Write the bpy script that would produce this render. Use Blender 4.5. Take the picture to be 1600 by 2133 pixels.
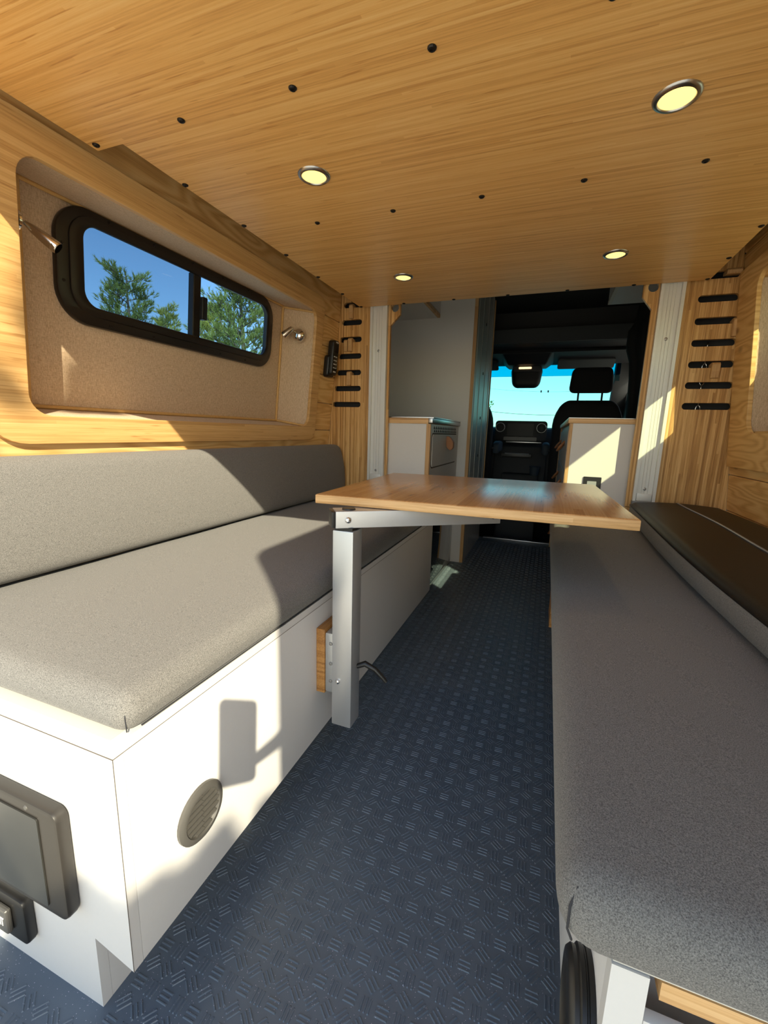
import bpy, bmesh, math, random
from mathutils import Vector, Matrix

random.seed(7)
for o in list(bpy.data.objects):
    bpy.data.objects.remove(o)
SC = bpy.context.scene
COL = SC.collection

# ------------------------------------------------------------------ camera
CAM_Z = 0.9
right = Vector((0.935, 0.354, 0.028)).normalized()
fwd = Vector((-0.343, 0.921, -0.185))
fwd = (fwd - right * fwd.dot(right)).normalized()
up = right.cross(fwd)
cam_d = bpy.data.cameras.new('camera')
cam = bpy.data.objects.new('camera', cam_d)
COL.objects.link(cam)
rot = Matrix((right, up, -fwd)).transposed()
cam.matrix_world = Matrix.Translation((0, 0, CAM_Z)) @ rot.to_4x4()
cam_d.sensor_fit = 'HORIZONTAL'
cam_d.sensor_width = 36.0
cam_d.lens = 890.0 / 1600.0 * 36.0
cam_d.clip_start = 0.02
cam_d.clip_end = 500
SC.camera = cam

# ------------------------------------------------------------------ sky, sun, exposure
SUN_DIR = Vector((-0.70, 0.70, -0.67)).normalized()      # direction the light travels
world = bpy.data.worlds.new('sky')
SC.world = world
world.use_nodes = True
wn = world.node_tree
wn.nodes.clear()
wo = wn.nodes.new('ShaderNodeOutputWorld')
wb = wn.nodes.new('ShaderNodeBackground')
sky = wn.nodes.new('ShaderNodeTexSky')
sky.sky_type = 'NISHITA'
sky.sun_disc = False
sky.sun_elevation = math.radians(34)
sky.sun_rotation = math.atan2(-SUN_DIR.x, -SUN_DIR.y)
sky.air_density = 1.0
sky.dust_density = 0.4
sky.ozone_density = 2.0
wb.inputs[1].default_value = 0.30
wmul = wn.nodes.new('ShaderNodeMix'); wmul.data_type = 'RGBA'; wmul.blend_type = 'MULTIPLY'
wmul.inputs[0].default_value = 1.0
wmul.inputs[7].default_value = (1.0, 0.90, 0.76, 1)      # camera's warm white balance
wn.links.new(sky.outputs[0], wmul.inputs[6])
wn.links.new(wmul.outputs[2], wb.inputs[0])
wn.links.new(wb.outputs[0], wo.inputs[0])

sun_d = bpy.data.lights.new('sun', 'SUN')
sun_d.energy = 6.6
sun_d.angle = math.radians(0.53)
sun_d.color = (1.0, 0.91, 0.68)
sun = bpy.data.objects.new('sun', sun_d)
COL.objects.link(sun)
sun.rotation_euler = (-SUN_DIR).to_track_quat('Z', 'Y').to_euler()
sun.location = (6, -6, 8)

SC.view_settings.view_transform = 'Standard'
SC.view_settings.look = 'None'
SC.view_settings.gamma = 1.0
SC.view_settings.use_curve_mapping = False
SC.view_settings.exposure = 0.46

# ------------------------------------------------------------------ materials
def nmat(name):
    m = bpy.data.materials.new(name)
    m.use_nodes = True
    nt = m.node_tree
    b = nt.nodes['Principled BSDF']
    return m, nt, b

def N(nt, t, **k):
    n = nt.nodes.new(t)
    for a, v in k.items():
        setattr(n, a, v)
    return n

def plain(name, col, rough=0.5, metal=0.0, spec=0.5, noise=0.0, nscale=40.0, bump=0.0, coat=0.0):
    m, nt, b = nmat(name)
    b.inputs['Base Color'].default_value = (*col, 1)
    b.inputs['Roughness'].default_value = rough
    b.inputs['Metallic'].default_value = metal
    b.inputs['Specular IOR Level'].default_value = spec
    b.inputs['Coat Weight'].default_value = coat
    if noise or bump:
        tc = N(nt, 'ShaderNodeTexCoord')
        nz = N(nt, 'ShaderNodeTexNoise')
        nz.inputs['Scale'].default_value = nscale
        nz.inputs['Detail'].default_value = 4
        nt.links.new(tc.outputs['Object'], nz.inputs['Vector'])
        if noise:
            mx = N(nt, 'ShaderNodeMix', data_type='RGBA')
            mx.inputs[6].default_value = (*[c * (1 - noise) for c in col], 1)
            mx.inputs[7].default_value = (*[min(1, c * (1 + noise)) for c in col], 1)
            nt.links.new(nz.outputs[0], mx.inputs[0])
            nt.links.new(mx.outputs[2], b.inputs['Base Color'])
        if bump:
            bp = N(nt, 'ShaderNodeBump')
            bp.inputs['Strength'].default_value = bump
            bp.inputs['Distance'].default_value = 0.002
            nt.links.new(nz.outputs[0], bp.inputs['Height'])
            nt.links.new(bp.outputs[0], b.inputs['Normal'])
    return m

def math_n(nt, op, a, bv):
    n = N(nt, 'ShaderNodeMath', operation=op)
    for i, v in enumerate((a, bv)):
        if v is None:
            continue
        if isinstance(v, (int, float)):
            n.inputs[i].default_value = v
        else:
            nt.links.new(v, n.inputs[i])
    return n.outputs[0]

def axes_vec(nt, along, across, sa, sc):
    tc = N(nt, 'ShaderNodeTexCoord')
    sp = N(nt, 'ShaderNodeSeparateXYZ')
    nt.links.new(tc.outputs['Object'], sp.inputs[0])
    third = 3 - along - across
    cb = N(nt, 'ShaderNodeCombineXYZ')
    nt.links.new(math_n(nt, 'MULTIPLY', sp.outputs[along], sa), cb.inputs[0])
    nt.links.new(math_n(nt, 'MULTIPLY', sp.outputs[across], sc), cb.inputs[1])
    nt.links.new(math_n(nt, 'MULTIPLY', sp.outputs[third], sc), cb.inputs[2])
    return sp, cb

def bamboo(name, dark, mid, light, along, across, strip=0.016, rough=0.42, contrast=1.0, coat=0.0):
    """laminated bamboo: strips of slightly different tone, fine fibres, nodes."""
    m, nt, b = nmat(name)
    sp, cb = axes_vec(nt, along, across, 5.0, 260.0)
    fib = N(nt, 'ShaderNodeTexNoise')
    fib.inputs['Scale'].default_value = 1.0
    fib.inputs['Detail'].default_value = 5
    fib.inputs['Roughness'].default_value = 0.65
    nt.links.new(cb.outputs[0], fib.inputs['Vector'])
    # strip id from the cross coordinate
    sid = math_n(nt, 'FLOOR', math_n(nt, 'DIVIDE', sp.outputs[across], strip), None)
    seg = math_n(nt, 'FLOOR', math_n(nt, 'ADD', math_n(nt, 'MULTIPLY', sp.outputs[along], 0.9),
                                     math_n(nt, 'MULTIPLY', sid, 0.37)), None)
    c2 = N(nt, 'ShaderNodeCombineXYZ')
    nt.links.new(sid, c2.inputs[0]); nt.links.new(seg, c2.inputs[1])
    wn_ = N(nt, 'ShaderNodeTexWhiteNoise', noise_dimensions='2D')
    nt.links.new(c2.outputs[0], wn_.inputs['Vector'])
    # bamboo nodes: short dark ticks
    _, cb3 = axes_vec(nt, along, across, 9.0, 1.0 / strip * 0.9)
    kn = N(nt, 'ShaderNodeTexNoise')
    kn.inputs['Scale'].default_value = 1.3
    kn.inputs['Detail'].default_value = 1
    nt.links.new(cb3.outputs[0], kn.inputs['Vector'])
    kr = N(nt, 'ShaderNodeMapRange')
    kr.inputs[1].default_value = 0.66; kr.inputs[2].default_value = 0.80
    nt.links.new(kn.outputs[0], kr.inputs[0])
    f = math_n(nt, 'ADD', math_n(nt, 'MULTIPLY', fib.outputs[0], 0.85 * contrast),
               math_n(nt, 'MULTIPLY', wn_.outputs[0], 0.30 * contrast))
    f = math_n(nt, 'SUBTRACT', f, math_n(nt, 'MULTIPLY', kr.outputs[0], 0.30))
    f = math_n(nt, 'ADD', f, 0.5 - 0.575 * contrast)
    rp = N(nt, 'ShaderNodeValToRGB')
    e = rp.color_ramp.elements
    e[0].position = 0.22; e[0].color = (*dark, 1)
    e[1].position = 0.80; e[1].color = (*light, 1)
    x = rp.color_ramp.elements.new(0.5); x.color = (*mid, 1)
    nt.links.new(f, rp.inputs[0])
    nt.links.new(rp.outputs[0], b.inputs['Base Color'])
    b.inputs['Roughness'].default_value = rough
    b.inputs['Coat Weight'].default_value = coat
    b.inputs['Coat Roughness'].default_value = 0.2
    bp = N(nt, 'ShaderNodeBump')
    bp.inputs['Strength'].default_value = 0.12
    bp.inputs['Distance'].default_value = 0.0006
    nt.links.new(fib.outputs[0], bp.inputs['Height'])
    nt.links.new(bp.outputs[0], b.inputs['Normal'])
    return m

def pine(name, dark, mid, light, along, across, off=0.0, rough=0.45):
    """pine board with growth-ring figure and knots."""
    m, nt, b = nmat(name)
    tc = N(nt, 'ShaderNodeTexCoord')
    sp = N(nt, 'ShaderNodeSeparateXYZ')
    nt.links.new(tc.outputs['Object'], sp.inputs[0])
    oi = N(nt, 'ShaderNodeObjectInfo')
    rnd = math_n(nt, 'MULTIPLY', oi.outputs['Random'], 13.0)
    cb = N(nt, 'ShaderNodeCombineXYZ')
    nt.links.new(math_n(nt, 'MULTIPLY', sp.outputs[along], 1.3), cb.inputs[0])
    nt.links.new(math_n(nt, 'MULTIPLY', sp.outputs[across], 8.0), cb.inputs[1])
    nt.links.new(math_n(nt, 'ADD', rnd, off), cb.inputs[2])
    n1 = N(nt, 'ShaderNodeTexNoise')
    n1.inputs['Scale'].default_value = 1.0
    n1.inputs['Detail'].default_value = 2
    nt.links.new(cb.outputs[0], n1.inputs['Vector'])
    # rings = sine of distorted field
    ph = math_n(nt, 'ADD', math_n(nt, 'MULTIPLY', n1.outputs[0], 95.0),
                math_n(nt, 'MULTIPLY', sp.outputs[across], 110.0))
    rings = math_n(nt, 'SINE', ph, None)
    rr = N(nt, 'ShaderNodeMapRange')
    rr.inputs[1].default_value = -1; rr.inputs[2].default_value = 1
    nt.links.new(rings, rr.inputs[0])
    cbk = N(nt, 'ShaderNodeCombineXYZ')
    nt.links.new(math_n(nt, 'MULTIPLY', sp.outputs[along], 3.4), cbk.inputs[0])
    nt.links.new(math_n(nt, 'MULTIPLY', sp.outputs[across], 6.5), cbk.inputs[1])
    nt.links.new(rnd, cbk.inputs[2])
    vo = N(nt, 'ShaderNodeTexVoronoi')
    vo.inputs['Scale'].default_value = 1.0
    nt.links.new(cbk.outputs[0], vo.inputs['Vector'])
    kn = N(nt, 'ShaderNodeMapRange')
    kn.inputs[1].default_value = 0.035; kn.inputs[2].default_value = 0.11
    kn.inputs[3].default_value = 1.0; kn.inputs[4].default_value = 0.0
    nt.links.new(vo.outputs['Distance'], kn.inputs[0])
    fcb = N(nt, 'ShaderNodeCombineXYZ')
    nt.links.new(math_n(nt, 'MULTIPLY', sp.outputs[along], 6.0), fcb.inputs[0])
    nt.links.new(math_n(nt, 'MULTIPLY', sp.outputs[across], 300.0), fcb.inputs[1])
    nf = N(nt, 'ShaderNodeTexNoise')
    nf.inputs['Scale'].default_value = 1.0
    nt.links.new(fcb.outputs[0], nf.inputs['Vector'])
    f = math_n(nt, 'ADD', math_n(nt, 'MULTIPLY', rr.outputs[0], 0.42), math_n(nt, 'MULTIPLY', nf.outputs[0], 0.5))
    rp = N(nt, 'ShaderNodeValToRGB')
    e = rp.color_ramp.elements
    e[0].position = 0.15; e[0].color = (*light, 1)
    e[1].position = 0.85; e[1].color = (*dark, 1)
    x = rp.color_ramp.elements.new(0.5); x.color = (*mid, 1)
    nt.links.new(f, rp.inputs[0])
    mx = N(nt, 'ShaderNodeMix', data_type='RGBA')
    nt.links.new(math_n(nt, 'MULTIPLY', kn.outputs[0], 0.75), mx.inputs[0])
    nt.links.new(rp.outputs[0], mx.inputs[6])
    mx.inputs[7].default_value = (dark[0] * 0.35, dark[1] * 0.28, dark[2] * 0.25, 1)
    nt.links.new(mx.outputs[2], b.inputs['Base Color'])
    b.inputs['Roughness'].default_value = rough
    return m

def fabric(name, dark, light, s1=420.0, s2=1100.0, bump=0.35, rough=0.95, weave=0.0):
    m, nt, b = nmat(name)
    tc = N(nt, 'ShaderNodeTexCoord')
    n1 = N(nt, 'ShaderNodeTexNoise'); n1.inputs['Scale'].default_value = s1; n1.inputs['Detail'].default_value = 3
    n2 = N(nt, 'ShaderNodeTexNoise'); n2.inputs['Scale'].default_value = s2; n2.inputs['Detail'].default_value = 1
    for n in (n1, n2):
        nt.links.new(tc.outputs['Object'], n.inputs['Vector'])
    f = math_n(nt, 'ADD', math_n(nt, 'MULTIPLY', n1.outputs[0], 0.6), math_n(nt, 'MULTIPLY', n2.outputs[0], 0.4))
    if weave:
        for sc in ((1, 0.12, 1), (1, 1, 0.12)):
            mp = N(nt, 'ShaderNodeMapping'); mp.inputs['Scale'].default_value = sc
            nt.links.new(tc.outputs['Object'], mp.inputs['Vector'])
            n3 = N(nt, 'ShaderNodeTexNoise'); n3.inputs['Scale'].default_value = weave; n3.inputs['Detail'].default_value = 1
            nt.links.new(mp.outputs[0], n3.inputs['Vector'])
            f = math_n(nt, 'ADD', math_n(nt, 'MULTIPLY', f, 0.62), math_n(nt, 'MULTIPLY', n3.outputs[0], 0.38))
    rp = N(nt, 'ShaderNodeValToRGB')
    e = rp.color_ramp.elements
    e[0].position = 0.36; e[0].color = (*dark, 1)
    e[1].position = 0.64; e[1].color = (*light, 1)
    nt.links.new(f, rp.inputs[0])
    nt.links.new(rp.outputs[0], b.inputs['Base Color'])
    b.inputs['Roughness'].default_value = rough
    b.inputs['Specular IOR Level'].default_value = 0.15
    b.inputs['Sheen Weight'].default_value = 0.10 if rough > 0.9 else 0.0
    bp = N(nt, 'ShaderNodeBump')
    bp.inputs['Strength'].default_value = bump
    bp.inputs['Distance'].default_value = 0.001
    nt.links.new(f, bp.inputs['Height'])
    nt.links.new(bp.outputs[0], b.inputs['Normal'])
    return m

def glass(name, tint, gloss=0.06, rough=0.0):
    m = bpy.data.materials.new(name)
    m.use_nodes = True
    nt = m.node_tree
    nt.nodes.clear()
    out = N(nt, 'ShaderNodeOutputMaterial')
    tr = N(nt, 'ShaderNodeBsdfTransparent'); tr.inputs[0].default_value = (*tint, 1)
    gl = N(nt, 'ShaderNodeBsdfGlossy'); gl.inputs['Roughness'].default_value = rough
    mx = N(nt, 'ShaderNodeMixShader'); mx.inputs[0].default_value = gloss
    nt.links.new(tr.outputs[0], mx.inputs[1]); nt.links.new(gl.outputs[0], mx.inputs[2])
    nt.links.new(mx.outputs[0], out.inputs[0])
    return m

def emit(name, col, s):
    m, nt, b = nmat(name)
    b.inputs['Base Color'].default_value = (*col, 1)
    b.inputs['Emission Color'].default_value = (*col, 1)
    b.inputs['Emission Strength'].default_value = s
    return m

def rubber_floor(name, base, fleck, rough):
    m, nt, b = nmat(name)
    tc = N(nt, 'ShaderNodeTexCoord')
    vo = N(nt, 'ShaderNodeTexVoronoi'); vo.inputs['Scale'].default_value = 380
    nt.links.new(tc.outputs['Object'], vo.inputs['Vector'])
    wn2 = N(nt, 'ShaderNodeTexWhiteNoise', noise_dimensions='3D')
    nt.links.new(vo.outputs['Position'], wn2.inputs['Vector'])
    a = math_n(nt, 'LESS_THAN', vo.outputs['Distance'], 0.20)
    s = math_n(nt, 'GREATER_THAN', wn2.outputs[0], 0.83)
    k = math_n(nt, 'MULTIPLY', a, s)
    nz = N(nt, 'ShaderNodeTexNoise'); nz.inputs['Scale'].default_value = 7; nz.inputs['Detail'].default_value = 5
    nt.links.new(tc.outputs['Object'], nz.inputs['Vector'])
    m0 = N(nt, 'ShaderNodeMix', data_type='RGBA')
    m0.inputs[6].default_value = (*[c * 0.85 for c in base], 1)
    m0.inputs[7].default_value = (*[c * 1.2 for c in base], 1)
    nt.links.new(nz.outputs[0], m0.inputs[0])
    mx = N(nt, 'ShaderNodeMix', data_type='RGBA')
    nt.links.new(k, mx.inputs[0])
    nt.links.new(m0.outputs[2], mx.inputs[6])
    mx.inputs[7].default_value = (*fleck, 1)
    nt.links.new(mx.outputs[2], b.inputs['Base Color'])
    rm = N(nt, 'ShaderNodeMapRange'); rm.inputs[3].default_value = rough - 0.08; rm.inputs[4].default_value = rough + 0.12
    nt.links.new(nz.outputs[0], rm.inputs[0])
    nt.links.new(rm.outputs[0], b.inputs['Roughness'])
    return m

BD, BM, BL = (0.36, 0.165, 0.042), (0.56, 0.285, 0.082), (0.74, 0.43, 0.155)
M = {}
M['ceil'] = bamboo('bamboo_across', (0.60, 0.295, 0.085), (0.83, 0.475, 0.155), (0.92, 0.605, 0.245), 0, 1, strip=0.006, rough=0.36, contrast=0.9)
M['bamboo_v'] = bamboo('bamboo_vertical', (0.34, 0.165, 0.045), (0.58, 0.315, 0.10), (0.80, 0.52, 0.22), 2, 0, strip=0.0075, rough=0.45, contrast=1.45)
M['bamboo_y'] = bamboo('bamboo_lengthwise', (0.46, 0.235, 0.075), (0.66, 0.385, 0.14), (0.80, 0.52, 0.225), 1, 2, strip=0.008, rough=0.42, contrast=0.85)
M['table'] = bamboo('bamboo_table', (0.36, 0.17, 0.055), (0.52, 0.27, 0.095), (0.68, 0.40, 0.17), 1, 0, strip=0.02, rough=0.24, contrast=0.8, coat=0.35)
M['bedge'] = bamboo('bamboo_edge', (0.45, 0.23, 0.08), (0.66, 0.38, 0.15), (0.80, 0.52, 0.25), 0, 2, strip=0.009, rough=0.45)
M['bedge_v'] = bamboo('bamboo_edge_vertical', (0.40, 0.21, 0.08), (0.58, 0.34, 0.14), (0.70, 0.46, 0.22), 2, 1, strip=0.006, rough=0.5)
M['block'] = bamboo('bamboo_end_grain', (0.28, 0.11, 0.025), (0.48, 0.22, 0.055), (0.62, 0.32, 0.10), 1, 2, strip=0.006, rough=0.5)
M['pine'] = pine('pine_boards', (0.56, 0.285, 0.085), (0.76, 0.455, 0.165), (0.86, 0.58, 0.25), 1, 2)
M['pine_d'] = pine('pine_frame', (0.56, 0.28, 0.085), (0.74, 0.44, 0.155), (0.84, 0.55, 0.22), 1, 2, off=4.0)
M['strip'] = plain('pine_strip', (0.66, 0.40, 0.14), 0.5, noise=0.15, nscale=90)
M['tan'] = fabric('tan_burlap', (0.47, 0.325, 0.20), (0.76, 0.59, 0.41), 260, 900, 0.4, weave=620)
M['grey'] = fabric('grey_melange_fabric', (0.080, 0.076, 0.074), (0.265, 0.255, 0.238), 820, 2000, 0.25)
M['under'] = fabric('dark_nonwoven_underside', (0.014, 0.010, 0.007), (0.028, 0.020, 0.014), 500, 1200, 0.2, rough=0.45)
M['zip'] = plain('zip_tape', (0.30, 0.30, 0.34), 0.35, metal=0.6)
M['seam_shadow'] = plain('dark_seam_and_shadow', (0.03, 0.03, 0.035), 0.9)
M['white'] = plain('white_laminate', (0.69, 0.67, 0.65), 0.42, noise=0.015, nscale=120, bump=0.05)
M['whiteedge'] = plain('white_edge_band', (0.66, 0.62, 0.54), 0.5)
M['gap'] = plain('panel_gap', (0.10, 0.08, 0.06), 0.8)
M['alu'] = plain('brushed_aluminium', (0.62, 0.63, 0.63), 0.42, metal=0.85, noise=0.06, nscale=200)
M['alu_d'] = plain('anodised_rail', (0.72, 0.72, 0.69), 0.5, metal=0.35, noise=0.04, nscale=300)
M['cap'] = plain('grey_plastic_cap', (0.30, 0.31, 0.32), 0.5)
M['vent'] = plain('dark_grey_plastic', (0.085, 0.080, 0.072), 0.40)
M['dframe'] = plain('dark_brown_plastic', (0.030, 0.026, 0.022), 0.38)
M['dglass'] = plain('grey_display_glass', (0.038, 0.037, 0.033), 0.30, noise=0.15, nscale=14)
M['silver'] = plain('silver_powder_coat', (0.60, 0.60, 0.60), 0.38, metal=0.7, noise=0.05, nscale=600)
M['steel'] = plain('stainless_steel', (0.45, 0.45, 0.45), 0.28, metal=1.0)
M['chrome'] = plain('chrome', (0.80, 0.80, 0.80), 0.08, metal=1.0)
M['nickel'] = plain('brushed_nickel', (0.62, 0.56, 0.48), 0.22, metal=1.0)
M['black'] = plain('black_plastic', (0.012, 0.011, 0.010), 0.38)
M['blackm'] = plain('black_matt', (0.008, 0.008, 0.009), 0.8)
M['frameb'] = plain('black_window_frame', (0.011, 0.008, 0.006), 0.33)
M['screw'] = plain('black_oxide_screw', (0.02, 0.018, 0.017), 0.35, metal=0.5)
M['floor'] = rubber_floor('blue_rubber_floor', (0.100, 0.128, 0.165), (0.55, 0.50, 0.58), 0.38)
M['bars'] = rubber_floor('blue_rubber_bars', (0.106, 0.135, 0.173), (0.55, 0.50, 0.58), 0.34)
M['cabdark'] = plain('cab_dark_plastic', (0.012, 0.013, 0.016), 0.6, noise=0.1, nscale=80)
M['cabgrey'] = plain('cab_grey_lining', (0.055, 0.058, 0.060), 0.85)
M['cabseat'] = plain('cab_seat_cloth', (0.010, 0.010, 0.012), 0.9, noise=0.2, nscale=300)
M['cabblue'] = plain('cab_armrest', (0.030, 0.045, 0.065), 0.7)
M['screen'] = plain('black_screen', (0.004, 0.005, 0.008), 0.30, spec=0.12)
M['leather'] = plain('tan_leather', (0.36, 0.15, 0.055), 0.5, noise=0.15, nscale=60)
M['blackglass'] = plain('black_glass', (0.006, 0.007, 0.008), 0.03, spec=0.9)
M['greyfront'] = plain('grey_drawer_front', (0.50, 0.475, 0.45), 0.38, noise=0.04)
M['metalside'] = plain('grey_metal_side', (0.52, 0.52, 0.49), 0.46, metal=0.15, noise=0.05, nscale=30)
M['sideglass'] = glass('tinted_side_glass', (0.48, 0.62, 0.74), 0.02)
M['screenglass'] = glass('screened_side_glass', (0.37, 0.49, 0.60), 0.02)
M['rightglass'] = glass('right_side_glass', (0.86, 0.90, 0.78), 0.03)
M['wsglass'] = glass('windshield_glass', (0.47, 0.76, 0.80), 0.02)
M['wsband'] = glass('windshield_band', (0.0, 0.52, 0.66), 0.02)
M['lamp'] = emit('lamp_lens', (1.0, 0.66, 0.19), 1.45)
M['domelamp'] = emit('dome_lamp_lens', (1.0, 0.62, 0.30), 1.6)
M['body'] = plain('van_white_paint', (0.75, 0.76, 0.78), 0.3)
M['ground'] = plain('pale_gravel', (0.66, 0.61, 0.52), 0.95, noise=0.25, nscale=9)
M['bark'] = plain('pine_bark', (0.16, 0.12, 0.09), 0.9, noise=0.4, nscale=20)
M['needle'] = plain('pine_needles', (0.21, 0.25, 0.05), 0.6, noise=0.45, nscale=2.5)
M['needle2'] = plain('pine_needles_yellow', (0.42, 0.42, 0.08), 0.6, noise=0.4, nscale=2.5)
M['leaf'] = plain('green_leaves', (0.16, 0.22, 0.03), 0.5, noise=0.3, nscale=10)
M['wire'] = plain('power_line', (0.02, 0.02, 0.02), 0.7)
M['label'] = plain('white_print', (0.72, 0.72, 0.72), 0.5)

# ------------------------------------------------------------------ mesh helpers
def tag(o, label=None, cat=None, group=None, kind=None):
    if label: o['label'] = label
    if cat: o['category'] = cat
    if group: o['group'] = group
    if kind: o['kind'] = kind
    return o

def thing(name, base, label=None, cat=None, group=None, kind=None):
    o = bpy.data.objects.new(name, None)
    o.empty_display_size = 0.05
    o.location = base
    COL.objects.link(o)
    return tag(o, label, cat, group, kind)

def origin_of(o):
    v = Vector((0, 0, 0))
    while o is not None:
        v += o.location
        o = o.parent
    return v

def link(name, me, mat, parent=None, base=None, smooth=None):
    """mesh data given in world coordinates -> object under parent or standing at base"""
    if mat is not None:
        me.materials.append(mat)
    b = origin_of(parent) if parent is not None else (Vector(base) if base is not None else Vector((0, 0, 0)))
    if b.length > 0:
        me.transform(Matrix.Translation(-b))
    o = bpy.data.objects.new(name, me)
    COL.objects.link(o)
    if parent is not None:
        o.parent = parent
    else:
        o.location = b
    if smooth:
        for p in me.polygons:
            p.use_smooth = True
        if isinstance(smooth, float):
            try:
                me.set_sharp_from_angle(angle=math.radians(smooth))
            except Exception:
                pass
    return o

def fin(name, bm, mat, parent=None, base=None, smooth=None):
    bmesh.ops.recalc_face_normals(bm, faces=bm.faces)
    me = bpy.data.meshes.new(name)
    bm.to_mesh(me)
    bm.free()
    return link(name, me, mat, parent, base, smooth)

def add_box(bm, x0, x1, y0, y1, z0, z1, bev=0.0, seg=2):
    t = bmesh.new()
    vs = [t.verts.new(p) for p in ((x0, y0, z0), (x1, y0, z0), (x1, y1, z0), (x0, y1, z0),
                                   (x0, y0, z1), (x1, y0, z1), (x1, y1, z1), (x0, y1, z1))]
    for f in ((0, 3, 2, 1), (4, 5, 6, 7), (0, 1, 5, 4), (1, 2, 6, 5), (2, 3, 7, 6), (3, 0, 4, 7)):
        t.faces.new([vs[i] for i in f])
    if bev:
        bmesh.ops.bevel(t, geom=list(t.edges), offset=bev, segments=seg, profile=0.6, affect='EDGES')
    merge(bm, t)

def merge(bm, t, mat4=None):
    if mat4 is not None:
        t.transform(mat4)
    me = bpy.data.meshes.new('tmp')
    t.to_mesh(me)
    t.free()
    bm.from_mesh(me)
    bpy.data.meshes.remove(me)

def box(name, x0, x1, y0, y1, z0, z1, mat, parent=None, bev=0.0, base=None, seg=2):
    bm = bmesh.new()
    add_box(bm, min(x0, x1), max(x0, x1), min(y0, y1), max(y0, y1), min(z0, z1), max(z0, z1), bev, seg)
    return fin(name, bm, mat, parent, base, 40.0 if bev else None)

def hexa(name, pts, mat, parent=None, base=None, bev=0.0):
    """eight corners: bottom loop then top loop"""
    bm = bmesh.new()
    vs = [bm.verts.new(p) for p in pts]
    for f in ((0, 3, 2, 1), (4, 5, 6, 7), (0, 1, 5, 4), (1, 2, 6, 5), (2, 3, 7, 6), (3, 0, 4, 7)):
        bm.faces.new([vs[i] for i in f])
    if bev:
        bmesh.ops.bevel(bm, geom=list(bm.edges), offset=bev, segments=2, profile=0.6, affect='EDGES')
    return fin(name, bm, mat, parent, base, 40.0 if bev else None)

def add_tube(bm, pts, r, n=10, caps=True):
    pts = [Vector(p) for p in pts]
    rs = r if isinstance(r, (list, tuple)) else [r] * len(pts)
    rings = []
    prev = None
    for i, p in enumerate(pts):
        if i == 0: d = pts[1] - p
        elif i == len(pts) - 1: d = p - pts[i - 1]
        else: d = (pts[i + 1] - pts[i - 1])
        d.normalize()
        if prev is None:
            a = Vector((0, 0, 1)) if abs(d.z) < 0.9 else Vector((1, 0, 0))
            u = d.cross(a).normalized()
        else:
            u = (prev - d * prev.dot(d)).normalized()
        v = d.cross(u)
        prev = u
        rings.append([bm.verts.new(p + (u * math.cos(2 * math.pi * k / n) + v * math.sin(2 * math.pi * k / n)) * rs[i]) for k in range(n)])
    for a, b in zip(rings, rings[1:]):
        for k in range(n):
            bm.faces.new((a[k], a[(k + 1) % n], b[(k + 1) % n], b[k]))
    if caps:
        bm.faces.new(rings[0][::-1]); bm.faces.new(rings[-1])

def tube(name, pts, r, mat, parent=None, n=10, base=None):
    bm = bmesh.new()
    add_tube(bm, pts, r, n)
    return fin(name, bm, mat, parent, base, 50.0)

def add_lathe(bm, c, axis, prof, n=24):
    """prof: list of (radius, height along axis)"""
    axis = Vector(axis).normalized()
    a = Vector((0, 0, 1)) if abs(axis.z) < 0.9 else Vector((1, 0, 0))
    u = axis.cross(a).normalized(); v = axis.cross(u)
    c = Vector(c)
    rings = []
    for r, h in prof:
        if r < 1e-6:
            rings.append([bm.verts.new(c + axis * h)])
        else:
            rings.append([bm.verts.new(c + axis * h + (u * math.cos(2 * math.pi * k / n) + v * math.sin(2 * math.pi * k / n)) * r) for k in range(n)])
    for A, B in zip(rings, rings[1:]):
        for k in range(n):
            k2 = (k + 1) % n
            if len(A) == 1 and len(B) == 1: continue
            if len(A) == 1: bm.faces.new((A[0], B[k2], B[k]))
            elif len(B) == 1: bm.faces.new((A[k], A[k2], B[0]))
            else: bm.faces.new((A[k], A[k2], B[k2], B[k]))

def lathe(name, c, axis, prof, mat, parent=None, n=24, base=None, smooth=45.0):
    bm = bmesh.new()
    add_lathe(bm, c, axis, prof, n)
    return fin(name, bm, mat, parent, base, smooth)

def rrect(a0, a1, b0, b1, r, n=6):
    """rounded rectangle outline, counter-clockwise"""
    if not isinstance(r, (list, tuple)): r = [r] * 4     # order: (a1,b0),(a1,b1),(a0,b1),(a0,b0)
    pts = []
    for (ca, cb, s, rr) in ((a1, b0, -90, r[0]), (a1, b1, 0, r[1]), (a0, b1, 90, r[2]), (a0, b0, 180, r[3])):
        sx = -1 if ca == a1 else 1
        sy = -1 if cb == b1 else 1
        cx, cy = ca + sx * rr, cb + sy * rr
        for k in range(n + 1):
            t = math.radians(s + 90.0 * k / n)
            pts.append((cx + rr * math.cos(t), cy + rr * math.sin(t)))
    return pts

def circle2(ca, cb, r, n=20):
    return [(ca + r * math.cos(2 * math.pi * k / n), cb + r * math.sin(2 * math.pi * k / n)) for k in range(n)]

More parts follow.
